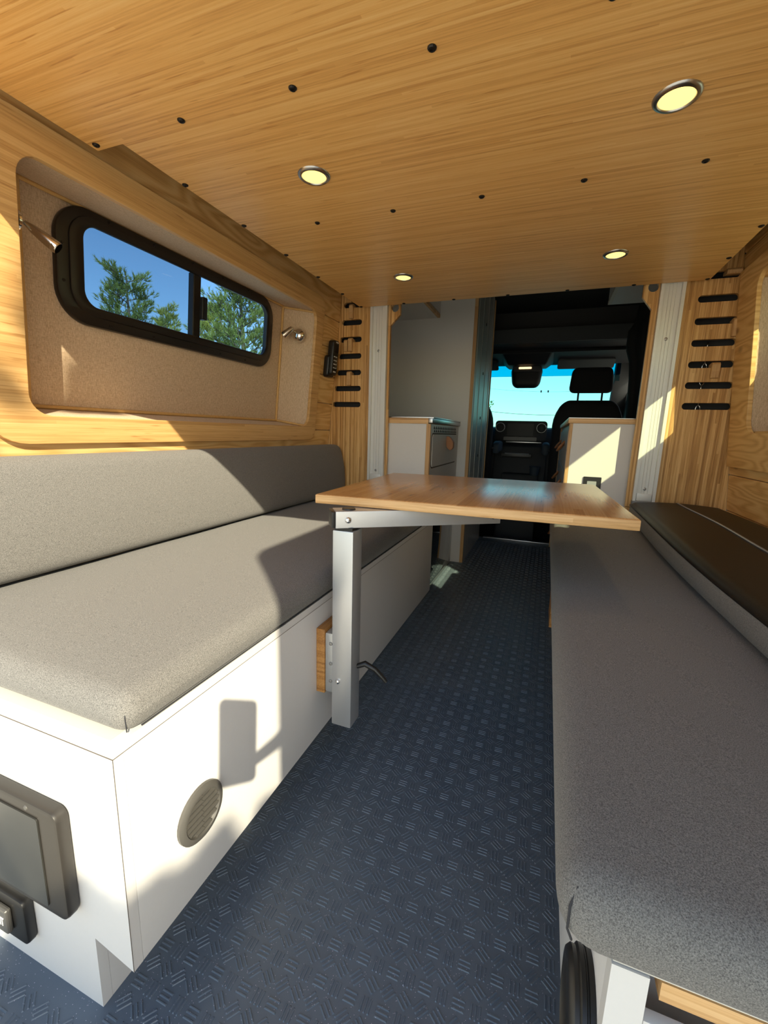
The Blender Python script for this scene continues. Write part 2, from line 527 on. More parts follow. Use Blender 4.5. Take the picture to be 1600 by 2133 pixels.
def plate(name, loops, t0, t1, fmap, mat, parent=None, base=None, bevel=0.0, smooth=None):
    """flat plate with holes: loops in 2D, depth t0..t1, fmap(a,b,t)->world"""
    cu = bpy.data.curves.new('tmp', 'CURVE')
    cu.dimensions = '2D'
    cu.fill_mode = 'BOTH'
    h = abs(t1 - t0) / 2
    cu.extrude = max(h - bevel, 1e-5)
    cu.bevel_depth = bevel
    cu.bevel_resolution = 1
    if bevel: cu.offset = -bevel
    for lp in loops:
        s = cu.splines.new('POLY')
        s.points.add(len(lp) - 1)
        for p, q in zip(s.points, lp):
            p.co = (q[0], q[1], 0, 1)
        s.use_cyclic_u = True
    o = bpy.data.objects.new('tmp', cu)
    COL.objects.link(o)
    dg = bpy.context.evaluated_depsgraph_get()
    dg.update()
    me = bpy.data.meshes.new_from_object(o.evaluated_get(dg))
    bpy.data.objects.remove(o)
    bpy.data.curves.remove(cu)
    me.name = name
    mid = (t0 + t1) / 2
    sg = 1 if t1 > t0 else -1
    for v in me.vertices:
        v.co = Vector(fmap(v.co.x, v.co.y, mid + sg * v.co.z))
    bm = bmesh.new()
    bm.from_mesh(me)
    bmesh.ops.remove_doubles(bm, verts=bm.verts, dist=1e-6)
    bmesh.ops.recalc_face_normals(bm, faces=bm.faces)
    bm.to_mesh(me)
    bm.free()
    me.materials.clear()
    for p in me.polygons: p.use_smooth = False
    return link(name, me, mat, parent, base, smooth)

def cushion_mesh(lo, hi, r, div, deform=None):
    """rounded box on a grid, optional deform(p, normal, uvw)"""
    lo = Vector(lo); hi = Vector(hi)
    bm = bmesh.new()
    size = hi - lo
    def coords(k, n):
        rr = min(r, size[k] / 2)
        e = [lo[k] + rr * (1 - math.cos(math.pi / 2 * i / 4)) for i in range(5)]
        e2 = [hi[k] - rr * (1 - math.cos(math.pi / 2 * i / 4)) for i in range(5)][::-1]
        midn = [e[-1] + (e2[0] - e[-1]) * i / n for i in range(1, n)]
        return e + midn + e2
    cs = [coords(k, div[k]) for k in range(3)]
    cache = {}
    def vert(p):
        key = tuple(round(c, 6) for c in p)
        if key in cache: return cache[key]
        q = Vector(p)
        inner = Vector([min(max(q[k], lo[k] + min(r, size[k] / 2)), hi[k] - min(r, size[k] / 2)) for k in range(3)])
        d = q - inner
        if d.length > 1e-9:
            q2 = inner + d.normalized() * r if d.length > 1e-9 else q
            # stay on the flat where only one axis differs
            q = q2
        if deform: q = deform(q)
        cache[key] = bm.verts.new(q)
        return cache[key]
    for k in range(3):
        a, b = (k + 1) % 3, (k + 2) % 3
        for side in (lo[k], hi[k]):
            for i in range(len(cs[a]) - 1):
                for j in range(len(cs[b]) - 1):
                    q = []
                    for (u, v) in ((i, j), (i + 1, j), (i + 1, j + 1), (i, j + 1)):
                        p = [0, 0, 0]; p[k] = side; p[a] = cs[a][u]; p[b] = cs[b][v]
                        q.append(vert(p))
                    q2 = []
                    for w in q:
                        if w not in q2: q2.append(w)
                    if len(q2) >= 3:
                        try: bm.faces.new(q2)
                        except ValueError: pass
    return bm

def cyl_along(bm, p0, p1, r, n=12):
    add_tube(bm, [p0, p1], r, n)

# ------------------------------------------------------------------ van geometry constants
def xl(z): return -1.127 + 0.10 * (z - 1.0)       # left wall face
def xr(z): return 0.690 - 0.085 * (z - 1.0)       # right wall face
Y_PANEL = 2.15
Z_BED = 1.515
XC = -0.22

# ================================================================== SETTING
# ground outside
bm = bmesh.new()
bmesh.ops.create_grid(bm, x_segments=1, y_segments=1, size=120)
for v in bm.verts: v.co.z = -0.68
tag(fin('ground', bm, M['ground']), kind='structure')

# floor
fl = box('floor', -1.12, 0.70, 0.12, 3.80, -0.03, 0.0, M['floor'])
tag(fl, kind='structure')
# raised three-bar tread pattern
bm = bmesh.new()
P = 0.0275
def bar(bm, cx, cy, ang, L, w, h):
    c, s = math.cos(ang), math.sin(ang)
    def T(u, v, z): return (cx + u * c - v * s, cy + u * s + v * c, z)
    b = [bm.verts.new(T(u, v, 0.0)) for u, v in ((-L, -w), (L, -w), (L, w), (-L, w))]
    t = [bm.verts.new(T(u, v, h)) for u, v in ((-L + w * .8, -w * .45), (L - w * .8, -w * .45), (L - w * .8, w * .45), (-L + w * .8, w * .45))]
    bm.faces.new(t)
    for k in range(4):
        bm.faces.new((b[k], b[(k + 1) % 4], t[(k + 1) % 4], t[k]))
i0 = int(-0.56 / P) - 1
for i in range(-41, 5):
    for j in range(5, 134):
        cx, cy = i * P + 0.003, j * P - 0.006
        if cy > 3.70: continue
        if cx < -0.56 and cy > 0.32: continue
        if cx > 0.09: continue
        ang = (0.0, math.radians(52))[j % 2] if i % 2 == 0 else (math.radians(90), math.radians(-38))[j % 2]
        n = 3
        for k in range(n):
            o = (k - 1) * 0.0068
            bar(bm, cx - math.sin(ang) * o, cy + math.cos(ang) * o, ang, 0.0105, 0.0016, 0.0014)
tag(fin('tread_bars', bm, M['bars'], fl), kind='stuff')
box('threshold_strip', -0.46, 0.16, 3.76, 3.82, 0.0, 0.012, M['steel'], fl, bev=0.003)

# ceiling: underside of the lift bed, bamboo ply with a notch on each side
out = [(-1.028, 0.41), (0.610, 0.41), (0.610, 0.808), (0.532, 0.808), (0.532, 2.125),
       (-0.950, 2.125), (-0.950, 0.808), (-1.028, 0.808)]
ceil = plate('ceiling', [out], Z_BED, Z_BED + 0.018, lambda a, b, t: (a, b, t), M['ceil'], bevel=0.0012)
tag(ceil, kind='structure')
box('bed_frame', -0.945, 0.527, 0.415, 2.10, Z_BED + 0.0185, Z_BED + 0.09, M['alu_d'], ceil)
box('mattress', -1.02, 0.60, 0.412, 2.11, Z_BED + 0.0905, Z_BED + 0.27, M['grey'], ceil, bev=0.03)
bolt_pts = [(x, 0.79) for x in (-1.010, -0.762, -0.497, -0.234, 0.03, 0.28, 0.54)]
bolt_pts += [(x, 1.262) for x in (0.273, 0.025, -0.221, -0.469, -0.712)]
bolt_pts += [(-0.941, y) for y in (0.978, 1.211, 1.443, 1.675, 1.90, 2.112)]
bolt_pts += [(0.521, y) for y in (0.975, 1.21, 1.43, 1.659, 1.90, 2.112)]
bolt_pts += [(x, 2.112) for x in (-0.715, -0.47, -0.226, 0.02, 0.27)]
bb = bmesh.new()
add_lathe(bb, (0, 0, 0), (0, 0, -1), [(0.0078, 0), (0.0076, 0.0016), (0.0058, 0.0032), (0.0030, 0.0037), (0.0028, 0.0022), (0.0, 0.0022)], 14)
bmesh.ops.recalc_face_normals(bb, faces=bb.faces)
bolt_me = bpy.data.meshes.new('bolt'); bb.to_mesh(bolt_me); bb.free()
bolt_me.materials.append(M['screw'])
for (x, y) in bolt_pts:
    o = bpy.data.objects.new('bolt', bolt_me); COL.objects.link(o)
    o.location = (x, y, Z_BED); o.parent = ceil

# roof and outer shell
sh = box('roof_shell', -1.26, 0.83, 0.22, 4.25, 1.97, 2.02, M['cabgrey']); tag(sh, kind='structure')

def side_shell(side):
    """outer skin with the side-window hole"""
    f = (lambda a, b, t: (xl(b) - 0.185 - t, a, b)) if side < 0 else (lambda a, b, t: (xr(b) + 0.185 + t, a, b))
    hole = rrect(0.78, 1.82, 1.13, 1.51, 0.05) if side < 0 else rrect(0.90, 1.97, 1.13, 1.51, 0.05)
    name = 'wall_outer_left' if side < 0 else 'wall_outer_right'
    loops = [[(0.22, -0.25), (3.86, -0.25), (3.86, 1.99), (0.22, 1.99)], hole]
    o = plate(name, loops, 0.0, 0.02, f, M['body'])
    tag(o, kind='structure')
    return o
side_shell(-1); side_shell(1)

# open rear right door, seen only by its shadow, and rear pillar
pil = box('trim_1', 0.66, 0.80, 0.20, 0.30, -0.1, 1.99, M['body']); tag(pil, kind='structure')
pil = box('trim_2', -1.26, -1.12, 0.20, 0.30, -0.1, 1.99, M['body']); tag(pil, kind='structure')
door = plate('door_1', [rrect(-0.553, 0.195, -0.30, 1.99, [0.03, 0.03, 0.05, 0.05])], 0.76, 0.81,
             lambda a, b, t: (t, a, b), M['body'], bevel=0.006)
tag(door, kind='structure')

# ------------------------------------------------------------------ side walls
def build_side(side):
    L = side < 0
    wx = xl if L else xr
    sg = 1 if L else -1                         # direction towards the room
    nm = 'left' if L else 'right'
    wall = thing('wall_' + nm, (wx(0.5), 1.2, 0.0), kind='structure')
    zs = [0.478, 0.618, 0.758, 0.898, 1.038, 1.178, 1.318, 1.458, 1.598, 1.70]
    if not L: zs = [0.485, 0.617, 0.765, 0.905, 1.045, 1.185, 1.325, 1.465, 1.605, 1.70]
    for k in range(len(zs) - 1):
        z0, z1 = zs[k], zs[k + 1]
        spans = [(0.30, Y_PANEL - 0.001)]
        if z1 > 0.915 and z0 < 1.44: spans = [(0.30, 0.645), (1.905 if L else 1.985, Y_PANEL - 0.001)]
        for (y0, y1) in spans:
            g = 0.0012
            a0, a1 = wx(z0), wx(z1)
            t = 0.014 * sg
            c = 0.003
            bm = bmesh.new()
            prof = [(a0 - t, z0 + g), (a0 - c * sg, z0 + g), (wx(z0 + c + g), z0 + c + g), (wx(z1 - c - g), z1 - c - g), (a1 - c * sg, z1 - g), (a1 - t, z1 - g)]
            A = [bm.verts.new((p[0], y0, p[1])) for p in prof]
            B = [bm.verts.new((p[0], y1, p[1])) for p in prof]
            bm.faces.new(A); bm.faces.new(B[::-1])
            for q in range(6):
                bm.faces.new((A[q], B[q], B[(q + 1) % 6], A[(q + 1) % 6]))
            fin('board', bm, M['pine'], wall)
    # window surround of bamboo / pine ply
    def W(off): return lambda a, b, t: (wx(b) + sg * (off + t), a, b)
    op = rrect(0.655, 1.895, 0.915, 1.450, 0.05, 8)
    if L:
        outer = rrect(0.560, 1.965, 0.848, 1.520, [0.05, 0.05, 0.09, 0.09], 8)
    else:
        outer = rrect(0.560, 2.135, 0.800, 1.535, 0.01, 8)
        op = rrect(0.655, 1.975, 0.930, 1.480, 0.05, 8)
    fr = plate('window_surround', [outer, op], 0.0003, 0.015, W(0), M['bamboo_y'] if L else M['pine_d'], wall, bevel=0.0015)
    # recess
    rec = thing('trim_3' if L else 'trim_4', (wx(0.9) - sg * 0.06, 1.27, 0.9), kind='structure')
    D = 0.15
    dy = 0.0 if L else 0.150
    oy0, oy1, oz0, oz1 = (0.655, 1.895, 0.915, 1.450) if L else (0.655, 1.975, 0.930, 1.480)
    iy0, iy1, iz0, iz1 = (0.745, 1.852, 0.935, 1.472) if L else (0.745, 1.978, 0.935, 1.480)
    def fp(y, z, off): return Vector((wx(z) - sg * off, y, z))
    def quad(name, pts, mat, th):
        bm = bmesh.new()
        a = [bm.verts.new(p) for p in pts]
        n = (Vector(pts[1]) - Vector(pts[0])).cross(Vector(pts[3]) - Vector(pts[0])).normalized()
        ctr = Vector((wx(1.2) - sg * 0.05, 1.27, 1.19))
        if n.dot(ctr - Vector(pts[0])) > 0: n = -n
        b = [bm.verts.new(Vector(p) + n * th) for p in pts]
        bm.faces.new(a); bm.faces.new(b[::-1])
        for k in range(4):
            bm.faces.new((a[k], b[k], b[(k + 1) % 4], a[(k + 1) % 4]))
        return fin(name, bm, mat, rec)
    e = 0.004
    # the opening's rounded corners leave fabric visible behind the surround
    quad('top_panel', [fp(oy0 - e, oz1 + e, -0.0), fp(oy1 + e, oz1 + e, -0.0), fp(iy1, iz1, D), fp(iy0, iz1, D)], M['tan'], 0.006)
    quad('bottom_panel', [fp(oy0 - e, oz0 - e, -0.0), fp(oy1 + e, oz0 - e, -0.0), fp(iy1, iz0, D), fp(iy0, iz0, D)], M['tan'], 0.006)
    quad('side_panel', [fp(oy1 + e, oz0 - e, -0.0), fp(oy1 + e, oz1 + e, -0.0), fp(iy1, iz1, D), fp(iy1, iz0, D)], M['tan'], 0.006)
    quad('side_panel', [fp(oy0 - e, oz0 - e, -0.0), fp(oy0 - e, oz1 + e, -0.0), fp(iy0, iz1, D), fp(iy0, iz0, D)], M['tan'], 0.006)
    plate('back_panel', [[(iy0 - .01, iz0 - .01), (iy1 + .01, iz0 - .01), (iy1 + .01, iz1 + .01), (iy0 - .01, iz1 + .01)],
                         rrect(0.860 + dy, 1.735 + dy, 1.190, 1.445, 0.06, 8)], 0.0, 0.008, lambda a, b, t: (wx(b) - sg * (D + 0.001 + t), a, b), M['tan'], rec)
    for (p, q) in ((fp(iy0, iz1 - .004, D - .004), fp(iy1, iz1 - .004, D - .004)), (fp(iy0, iz0 + .005, D - .004), fp(iy1, iz0 + .005, D - .004)),
                   (fp(iy1 - .003, iz0 + .004, D - .004), fp(iy1 - .003, iz1 - .004, D - .004)), (fp(iy0 + .003, iz0 + .004, D - .004), fp(iy0 + .003, iz1 - .004, D - .004)),
                   (fp(oy1, oz0 + .003, 0.01), fp(iy1, iz0 + .006, D)), (fp(oy1, oz1 - .004, 0.01), fp(iy1, iz1 - .006, D))):
        tube('corner_strip', [p, q], 0.0055 if p[1] != oy1 else 0.003, M['strip'], rec, 8)
    # window
    win = thing('window_1' if L else 'window_2', (wx(1.2) - sg * D, 1.26, 1.165), kind='structure')
    def F(a, b, t): return (wx(b) - sg * (D - t), a + dy, b)
    plate('frame', [rrect(0.824, 1.762, 1.172, 1.468, 0.088, 10), rrect(0.888, 1.716, 1.218, 1.432, 0.045, 10)], -0.004, 0.016, F, M['frameb'], win, bevel=0.005, smooth=40.0)
    plate('inner_frame', [rrect(0.855, 1.742, 1.197, 1.449, 0.067, 10), rrect(0.894, 1.712, 1.223, 1.427, 0.040, 10)], 0.010, 0.021, F, M['frameb'], win, bevel=0.004, smooth=40.0)
    plate('mullion', [[(1.288, 1.215), (1.323, 1.215), (1.323, 1.434), (1.288, 1.434)]], -0.012, 0.014, F, M['frameb'], win, bevel=0.003)
    plate('latch', [rrect(1.318, 1.343, 1.285, 1.362, 0.005, 3)], 0.004, 0.028, F, M['black'], win, bevel=0.003)
    plate('latch_rib', [rrect(1.326, 1.332, 1.290, 1.357, 0.002, 3)], 0.028, 0.034, F, M['black'], win)
    plate('pane', [rrect(0.860, 1.300, 1.196, 1.452, 0.03, 4)], -0.0085, -0.0055, F, M['screenglass'] if L else M['rightglass'], win)
    plate('pane', [rrect(1.3005, 1.742, 1.196, 1.452, 0.03, 4)], -0.0085, -0.0055, F, M['sideglass'] if L else M['rightglass'], win)
    for (y, z) in ((0.97, 1.458), (1.12, 1.458), (1.28, 1.458), (1.43, 1.458), (1.58, 1.458), (0.97, 1.184), (1.12, 1.184), (1.28, 1.184), (1.43, 1.184), (1.58, 1.184), (0.840, 1.36), (0.840, 1.27)):
        lathe('screw', F(y, z, 0.016), (sg, 0, 0), [(0.0042, 0), (0.0036, 0.002), (0.0, 0.0024)], M['screw'], win, 10)
    return wall
wall_left = build_side(-1)
wall_right = build_side(1)
# ledger strip low on the right wall
bm = bmesh.new(); add_box(bm, 0.690, 0.712, 0.32, 2.148, 0.545, 0.612, 0.002)
fin('ledger_strip', bm, M['pine_d'], wall_right)
for y in (1.95, 1.55): lathe('screw', (0.690, y, 0.575), (-1, 0, 0), [(0.006, 0), (0.004, 0.001), (0, 0.001)], M['screw'], wall_right, 8)

# ================================================================== SLOTTED PANELS AND RAILS
SLOT_Z = [1.038, 1.121, 1.203, 1.286, 1.369, 1.453, 1.538]
def slot(a0, a1, zc, h=0.0135):
    return rrect(a0, a1, zc - h, zc + h, h * 0.98, 6)
fpan = lambda a, b, t: (a, Y_PANEL + t, b)
# left
lp_t = thing('slotted_panel', (-0.97, Y_PANEL, 0.47), 'left vertical-grain bamboo panel with seven slots beside the window wall', 'wall panel', 'slotted bamboo panels')
edge = [(xl(0.47), 0.47), (-0.795, 0.47), (-0.795, 1.425), (-0.745, 1.475), (-0.745, 1.75), (xl(1.75), 1.75)]
loops = [edge] + [slot(xl(z) + 0.004 if k < 6 else xl(z) + 0.006, -0.953, z) for k, z in enumerate(SLOT_Z)]
loops[1:] = [slot(-1.118 + 0.0105 * k, -0.953, z) for k, z in enumerate(SLOT_Z)]
loops.append(circle2(-0.772, 1.508, 0.019))
plate('panel_board', loops, 0.0, 0.018, fpan, M['bamboo_v'], lp_t, bevel=0.001)
box('slot_shade_board', -1.17, -0.86, 2.205, 2.215, 0.99, 1.72, M['cabdark'], lp_t)  # dark board stands for the unlit hollow behind the slots
# right
rp_t = thing('slotted_panel', (0.52, Y_PANEL, 0.47), 'right vertical-grain bamboo panel with seven slots by the dark folded cushion', 'wall panel', 'slotted bamboo panels')
edge = [(0.350, 0.60), (xr(0.60), 0.60), (xr(1.75), 1.75), (0.312, 1.75), (0.312, 1.475), (0.350, 1.425)]
loops = [edge] + [slot(0.509, 0.680 - 0.0072 * k, z) for k, z in enumerate(SLOT_Z)] + [circle2(0.348, 1.512, 0.019)]
plate('panel_board', loops, 0.0, 0.018, fpan, M['bamboo_v'], rp_t, bevel=0.001)
plate('lower_board', [[(0.350, 0.47), (xr(0.47), 0.47), (xr(0.60), 0.598), (0.350, 0.598)]], 0.0, 0.018, fpan, M['bamboo_v'], rp_t)
box('slot_shade_board', 0.47, 0.76, 2.225, 2.235, 1.0, 1.72, M['cabdark'], rp_t)  # dark board for the shade behind the right slots

def rail(x0, x1, label, z0):
    t = thing('bed_lift_rail', ((x0 + x1) / 2, Y_PANEL, z0), label, 'rail', 'vertical aluminium rails')
    w = x1 - x0
    y = Y_PANEL - 0.0005
    prof = [(0, 0), (0, -0.022), (0.012, -0.022), (0.014, -0.010), (0.030, -0.010), (0.031, -0.0085), (0.032, -0.010), (w / 2 - .001, -0.010), (w / 2, -0.0085), (w / 2 + .001, -0.010),
            (w - 0.032, -0.010), (w - 0.031, -0.0085), (w - 0.030, -0.010), (w - 0.014, -0.010), (w - 0.012, -0.022), (w, -0.022), (w, 0)]
    bm = bmesh.new()
    A = [bm.verts.new((x0 + p[0], y + p[1], z0)) for p in prof]
    B = [bm.verts.new((x0 + p[0], y + p[1], 1.75)) for p in prof]
    for q in range(len(prof)):
        r = (q + 1) % len(prof)
        bm.faces.new((A[q], A[r], B[r], B[q]))
    bm.faces.new(A); bm.faces.new(B[::-1])
    fin('channel', bm, M['alu_d'], t)
    plate('end_cap', [rrect(x0 - .002, x1 + .002, z0 - 0.022, z0 + 0.002, [0.012, 0.001, 0.001, 0.012], 4)], -0.026, 0.0, lambda a, b, tt: (a, Y_PANEL - 0.001 + tt, b), M['cap'], t, bevel=0.003)
    box('stop_block', x0 + 0.014, x1 - 0.014, y - 0.019, y - 0.0101, z0 + .002, z0 + 0.035, M['alu_d'], t, bev=0.002)
    for z in (z0 + 0.055, 1.305):
        lathe('screw', ((x0 + x1) / 2, y - 0.010, z), (0, -1, 0), [(0.0065, 0), (0.006, 0.0025), (0.003, 0.004), (0.0026, 0.002), (0, 0.002)], M['steel'], t, 14)
    return t
rail(-0.897, -0.806, 'left vertical aluminium rail on the bamboo panel behind the back cushion', 0.640)
rail(0.372, 0.458, 'right vertical aluminium rail beside the low cabinet, crossed by a sun patch', 0.630)

# wooden hooks hung in the slots
def hook(x, z, label, h=0.062, w=0.022, cap=0.012):
    t = thing('wooden_hook', (x, Y_PANEL, z - h), label, 'hook', 'wooden hooks in the slots')
    bm = bmesh.new()
    prof = [(0.03, 0.004), (0.03, -0.008), (-0.004, -0.012), (-0.004, -h), (-0.017, -h), (-0.019, 0.001), (-0.013, 0.008), (0.0, 0.010)]
    A = [bm.verts.new((x - w / 2, Y_PANEL + p[0], z + p[1])) for p in prof]
    B = [bm.verts.new((x + w / 2, Y_PANEL + p[0], z + p[1])) for p in prof]
    bm.faces.new(A); bm.faces.new(B[::-1])
    for q in range(len(prof)):
        r = (q + 1) % len(prof)
        bm.faces.new((A[q], A[r], B[r], B[q]))
    bmesh.ops.bevel(bm, geom=list(bm.edges), offset=0.0015, segments=1, affect='EDGES')
    fin('hook_body', bm, M['bedge_v'], t)
    return t
hook(-1.008, 1.531, 'slim wooden hook in the top slot of the left panel')
hook(-1.012, 1.366, 'wooden hook, right of the two in the third slot of the left panel', 0.058)
hook(-1.037, 1.358, 'wooden hook, left of the two in the third slot of the left panel', 0.050, 0.020)
hook(-1.018, 1.199, 'wooden hook in the fifth slot of the left panel', 0.062)
hook(0.655, 1.365, 'wide wooden hook in the third slot of the right panel by the pine wall', 0.060, 0.040)
hook(0.602, 1.200, 'wooden hook in the fifth slot of the right panel', 0.052, 0.028)
hook(0.612, 1.546, 'wooden hook in the top slot of the right panel', 0.012, 0.050)
# chrome chain behind the right slots
ch = thing('metal_chain', (0.585, 2.20, 1.02), 'chrome chain glinting behind the lower slots of the right panel', 'chain')
for k in range(10):
    z = 1.03 + 0.028 * k
    bm = bmesh.new()
    pts = []
    for q in range(13):
        a = 2 * math.pi * q / 12
        u, v = 0.008 * math.cos(a), 0.015 * math.sin(a)
        pts.append((0.578 + (u if k % 2 == 0 else u * .3), 2.197 + (0 if k % 2 == 0 else u), z + v))
    add_tube(bm, pts, 0.0020, 6)
    fin('link', bm, M['chrome'], ch, None, True)

# ================================================================== CEILING LIGHTS
def downlight(x, y, label):
    t = thing('ceiling_light', (x, y, Z_BED), label, 'light', 'round recessed ceiling lights')
    lathe('rim', (x, y, Z_BED), (0, 0, -1), [(0.040, 0.0), (0.0395, 0.002), (0.036, 0.005), (0.031, 0.0055), (0.0295, 0.004), (0.0295, 0.0)], M['steel'], t, 32)
    lathe('lens', (x, y, Z_BED), (0, 0, -1), [(0.0295, 0.0), (0.0295, 0.003), (0.015, 0.0048), (0.0, 0.0052)], M['lamp'], t, 24)
    ld = bpy.data.lights.new('lamp', 'SPOT')
    ld.energy = 0.9; ld.color = (1.0, 0.72, 0.36); ld.spot_size = math.radians(150); ld.spot_blend = 0.8; ld.shadow_soft_size = 0.025
    lo = bpy.data.objects.new('lamp', ld); COL.objects.link(lo)
    lo.parent = t; lo.location = (0, 0, -0.012)
    return t
downlight(0.163, 1.030, 'largest lit round ceiling light, at upper right nearest the camera')
downlight(-0.598, 1.044, 'lit round ceiling light nearest the side window')
downlight(-0.605, 1.770, 'smallest lit round ceiling light, far one above the left cabinet')
downlight(0.158, 1.760, 'lit round ceiling light, far one above the passenger seat')

# ================================================================== LEFT BENCH
BX = -0.493
bl = thing('bench', (-0.80, 1.2, 0.0), 'long white laminate bench box under the side window', 'bench')
box('front_panel', BX - 0.016, BX, 0.351, 2.02, 0.115, 0.468, M['white'], bl, bev=0.0008)
# end panel with toe-kick notch
plate('end_panel', [[(-1.10, 0.0), (-0.571, 0.0), (-0.571, 0.135), (BX, 0.115), (BX, 0.468), (-1.10, 0.468)]], 0.335, 0.3505, lambda a, b, t: (a, t, b), M['white'], bl)
box('toe_kick', -0.586, -0.571, 0.351, 2.155, 0.0, 0.114, M['white'], bl)
box('toe_block', -0.590, -0.568, 2.156, 2.174, 0.0, 0.06, M['block'], bl)
box('lid', -1.12, BX - 0.0165, 0.345, 2.13, 0.469, 0.4855, M['whiteedge'], bl)
box('edge_strip', BX - 0.0155, BX, 0.336, 2.02, 0.469, 0.4855, M['white'], bl)
box('panel_gap', -1.10, BX + .0003, 0.3347, 0.3353, 0.4679, 0.4689, M['gap'], bl)
box('panel_gap', BX - .0003, BX + .0003, 0.3350, 2.02, 0.4680, 0.4688, M['gap'], bl)
box('panel_gap', BX - .0003, BX + .0003, 0.3347, 0.3354, 0.116, 0.468, M['gap'], bl)
# round vent grille on the front
vt = lathe('vent', (BX, 0.473, 0.260), (1, 0, 0), [(0.049, 0.0), (0.049, 0.005), (0.044, 0.009), (0.038, 0.009), (0.036, 0.004), (0.0, 0.004)], M['vent'], bl, 36)
for k in range(-3, 4):
    half = math.sqrt(max(0.036 ** 2 - (k * 0.0105) ** 2, 0)) - 0.001
    if half < 0.006: continue
    zc = 0.260 + k * 0.0105
    for (ya, yb) in ((0.473 - half, 0.4725), (0.4735, 0.473 + half)):
        hexa('louvre', [(BX + 0.004, ya, zc - .005), (BX + 0.0055, ya, zc - .005), (BX + 0.0055, yb, zc - .005), (BX + 0.004, yb, zc - .005),
                        (BX + 0.004, ya, zc + .004), (BX + 0.010, ya, zc + .0035), (BX + 0.010, yb, zc + .0035), (BX + 0.004, yb, zc + .004)], M['vent'], vt)
# display panel and switch panel on the end
dp = plate('display', [rrect(-0.86, -0.592, 0.176, 0.362, 0.016, 5)], 0.0, 0.020, lambda a, b, t: (a, 0.3345 - t, b), M['dframe'], bl, bevel=0.005, smooth=40.0)
plate('screen', [rrect(-0.845, -0.630, 0.192, 0.344, 0.004, 3)], 0.0, 0.002, lambda a, b, t: (a, 0.3140 - t, b), M['dglass'], dp)
lathe('screw', (-0.655, 0.3145, 0.353), (0, -1, 0), [(0.004, 0), (0.003, 0.0012), (0, 0.0012)], M['vent'], dp, 10)
sp_ = plate('switch_plate', [rrect(-0.90, -0.712, 0.062, 0.146, 0.010, 5)], 0.0, 0.016, lambda a, b, t: (a, 0.3345 - t, b), M['black'], bl, bevel=0.004, smooth=40.0)
plate('rocker', [rrect(-0.86, -0.742, 0.082, 0.128, 0.004, 3)], 0.0, 0.009, lambda a, b, t: (a, 0.3182 - t, b), M['vent'], sp_, bevel=0.003)
for xx in (-0.752, -0.757):
    box('icon_mark', xx - .0009, xx + .0009, 0.3085, 0.3091, 0.098, 0.112, M['label'], sp_)
box('icon_mark', -0.761, -0.748, 0.3085, 0.3091, 0.112, 0.114, M['label'], sp_)

# seat cushion
def crown(lo, hi, amt, axis=2):
    def f(p):
        q = p.copy()
        if p.z > (lo[2] + hi[2]) / 2:
            u = min(max((p.x - lo[0]) / (hi[0] - lo[0]), 0), 1); v = min(max((p.y - lo[1]) / (hi[1] - lo[1]), 0), 1)
            eu = min(1, min(u, 1 - u) * 4.5); ev = min(1, min(v, 1 - v) * 9)
            q.z += amt * math.sin(eu * math.pi / 2) * math.sin(ev * math.pi / 2)
        q.z += 0.0009 * math.sin(p.x * 31 + p.y * 17) * (1 if p.z > hi[2] - .03 else 0)
        return q
    return f
lo, hi = (-1.105, 0.346, 0.4865), (-0.481, 2.13, 0.548)
ct = thing('seat_cushion', (-0.8, 1.24, 0.4865), 'grey melange seat cushion on the left bench, half in sunlight', 'cushion', 'grey bench seat cushions')
fin('cover', cushion_mesh(lo, hi, 0.030, (14, 30, 2), crown(lo, hi, 0.010)), M['grey'], ct, None, True)
tube('corner_seam', [(-0.4930, 0.3580, 0.4935), (-0.4895, 0.3545, 0.5165), (-0.4930, 0.3580, 0.5310), (-0.4985, 0.3635, 0.5400)], 0.0009, M['seam_shadow'], ct, 6)
tube('overhang_shadow_line', [(-0.4925, 0.38, 0.4895), (-0.4925, 2.10, 0.4895)], 0.0014, M['seam_shadow'], ct, 6)  # dark line stands for the shade under the cushion overhang
# back cushion
def backdef(p):
    q = p.copy()
    q.x += -0.20 * (p.z - 0.56) * 0.75 + 0.016 * math.sin(min(max((p.z - .56) / .28, 0), 1) * math.pi) * (1 if p.x > -1.06 else 0)
    return q
ct = thing('back_cushion', (-1.07, 1.24, 0.561), 'long grey back cushion leaning on the wall below the side window', 'cushion')
fin('cover', cushion_mesh((-1.105, 0.30, 0.560), (-1.025, 2.145, 0.823), 0.030, (3, 30, 8), backdef), M['grey'], ct, None, True)

# ================================================================== RIGHT BENCH
RX = 0.090
br = thing('bench', (0.38, 1.2, 0.0), 'white bench box under the shaded right-hand cushion', 'bench')
box('front_panel', RX, RX + 0.016, 0.351, 2.13, 0.115, 0.468, M['white'], br, bev=0.0008)
box('toe_kick', 0.164, 0.179, 0.351, 2.13, 0.0, 0.114, M['white'], br)
plate('end_panel', [[(0.164, 0.0), (0.715, 0.0), (0.690, 0.468), (0.680, 0.468), (0.680, 0.16), (0.118, 0.16), (0.118, 0.468), (RX, 0.468), (RX, 0.115), (0.164, 0.135)]], 0.335, 0.3505, lambda a, b, t: (a, t, b), M['white'], br)
box('recess_panel', 0.110, 0.685, 0.385, 0.395, 0.05, 0.468, M['white'], br)
box('recess_rail', 0.128, 0.66, 0.340, 0.384, 0.4445, 0.463, M['bedge'], br)
box('cover_panel', 0.119, 0.678, 0.337, 0.348, 0.162, 0.421, M['white'], br, bev=0.001)
box('lid', RX + .001, 0.70, 0.337, 2.13, 0.469, 0.4715, M['whiteedge'], br)
box('mount_block', 0.062, RX - .0005, 1.50, 1.66, 0.25, 0.42, M['block'], br, bev=0.001)
kc = (RX, 0.380, 0.335)
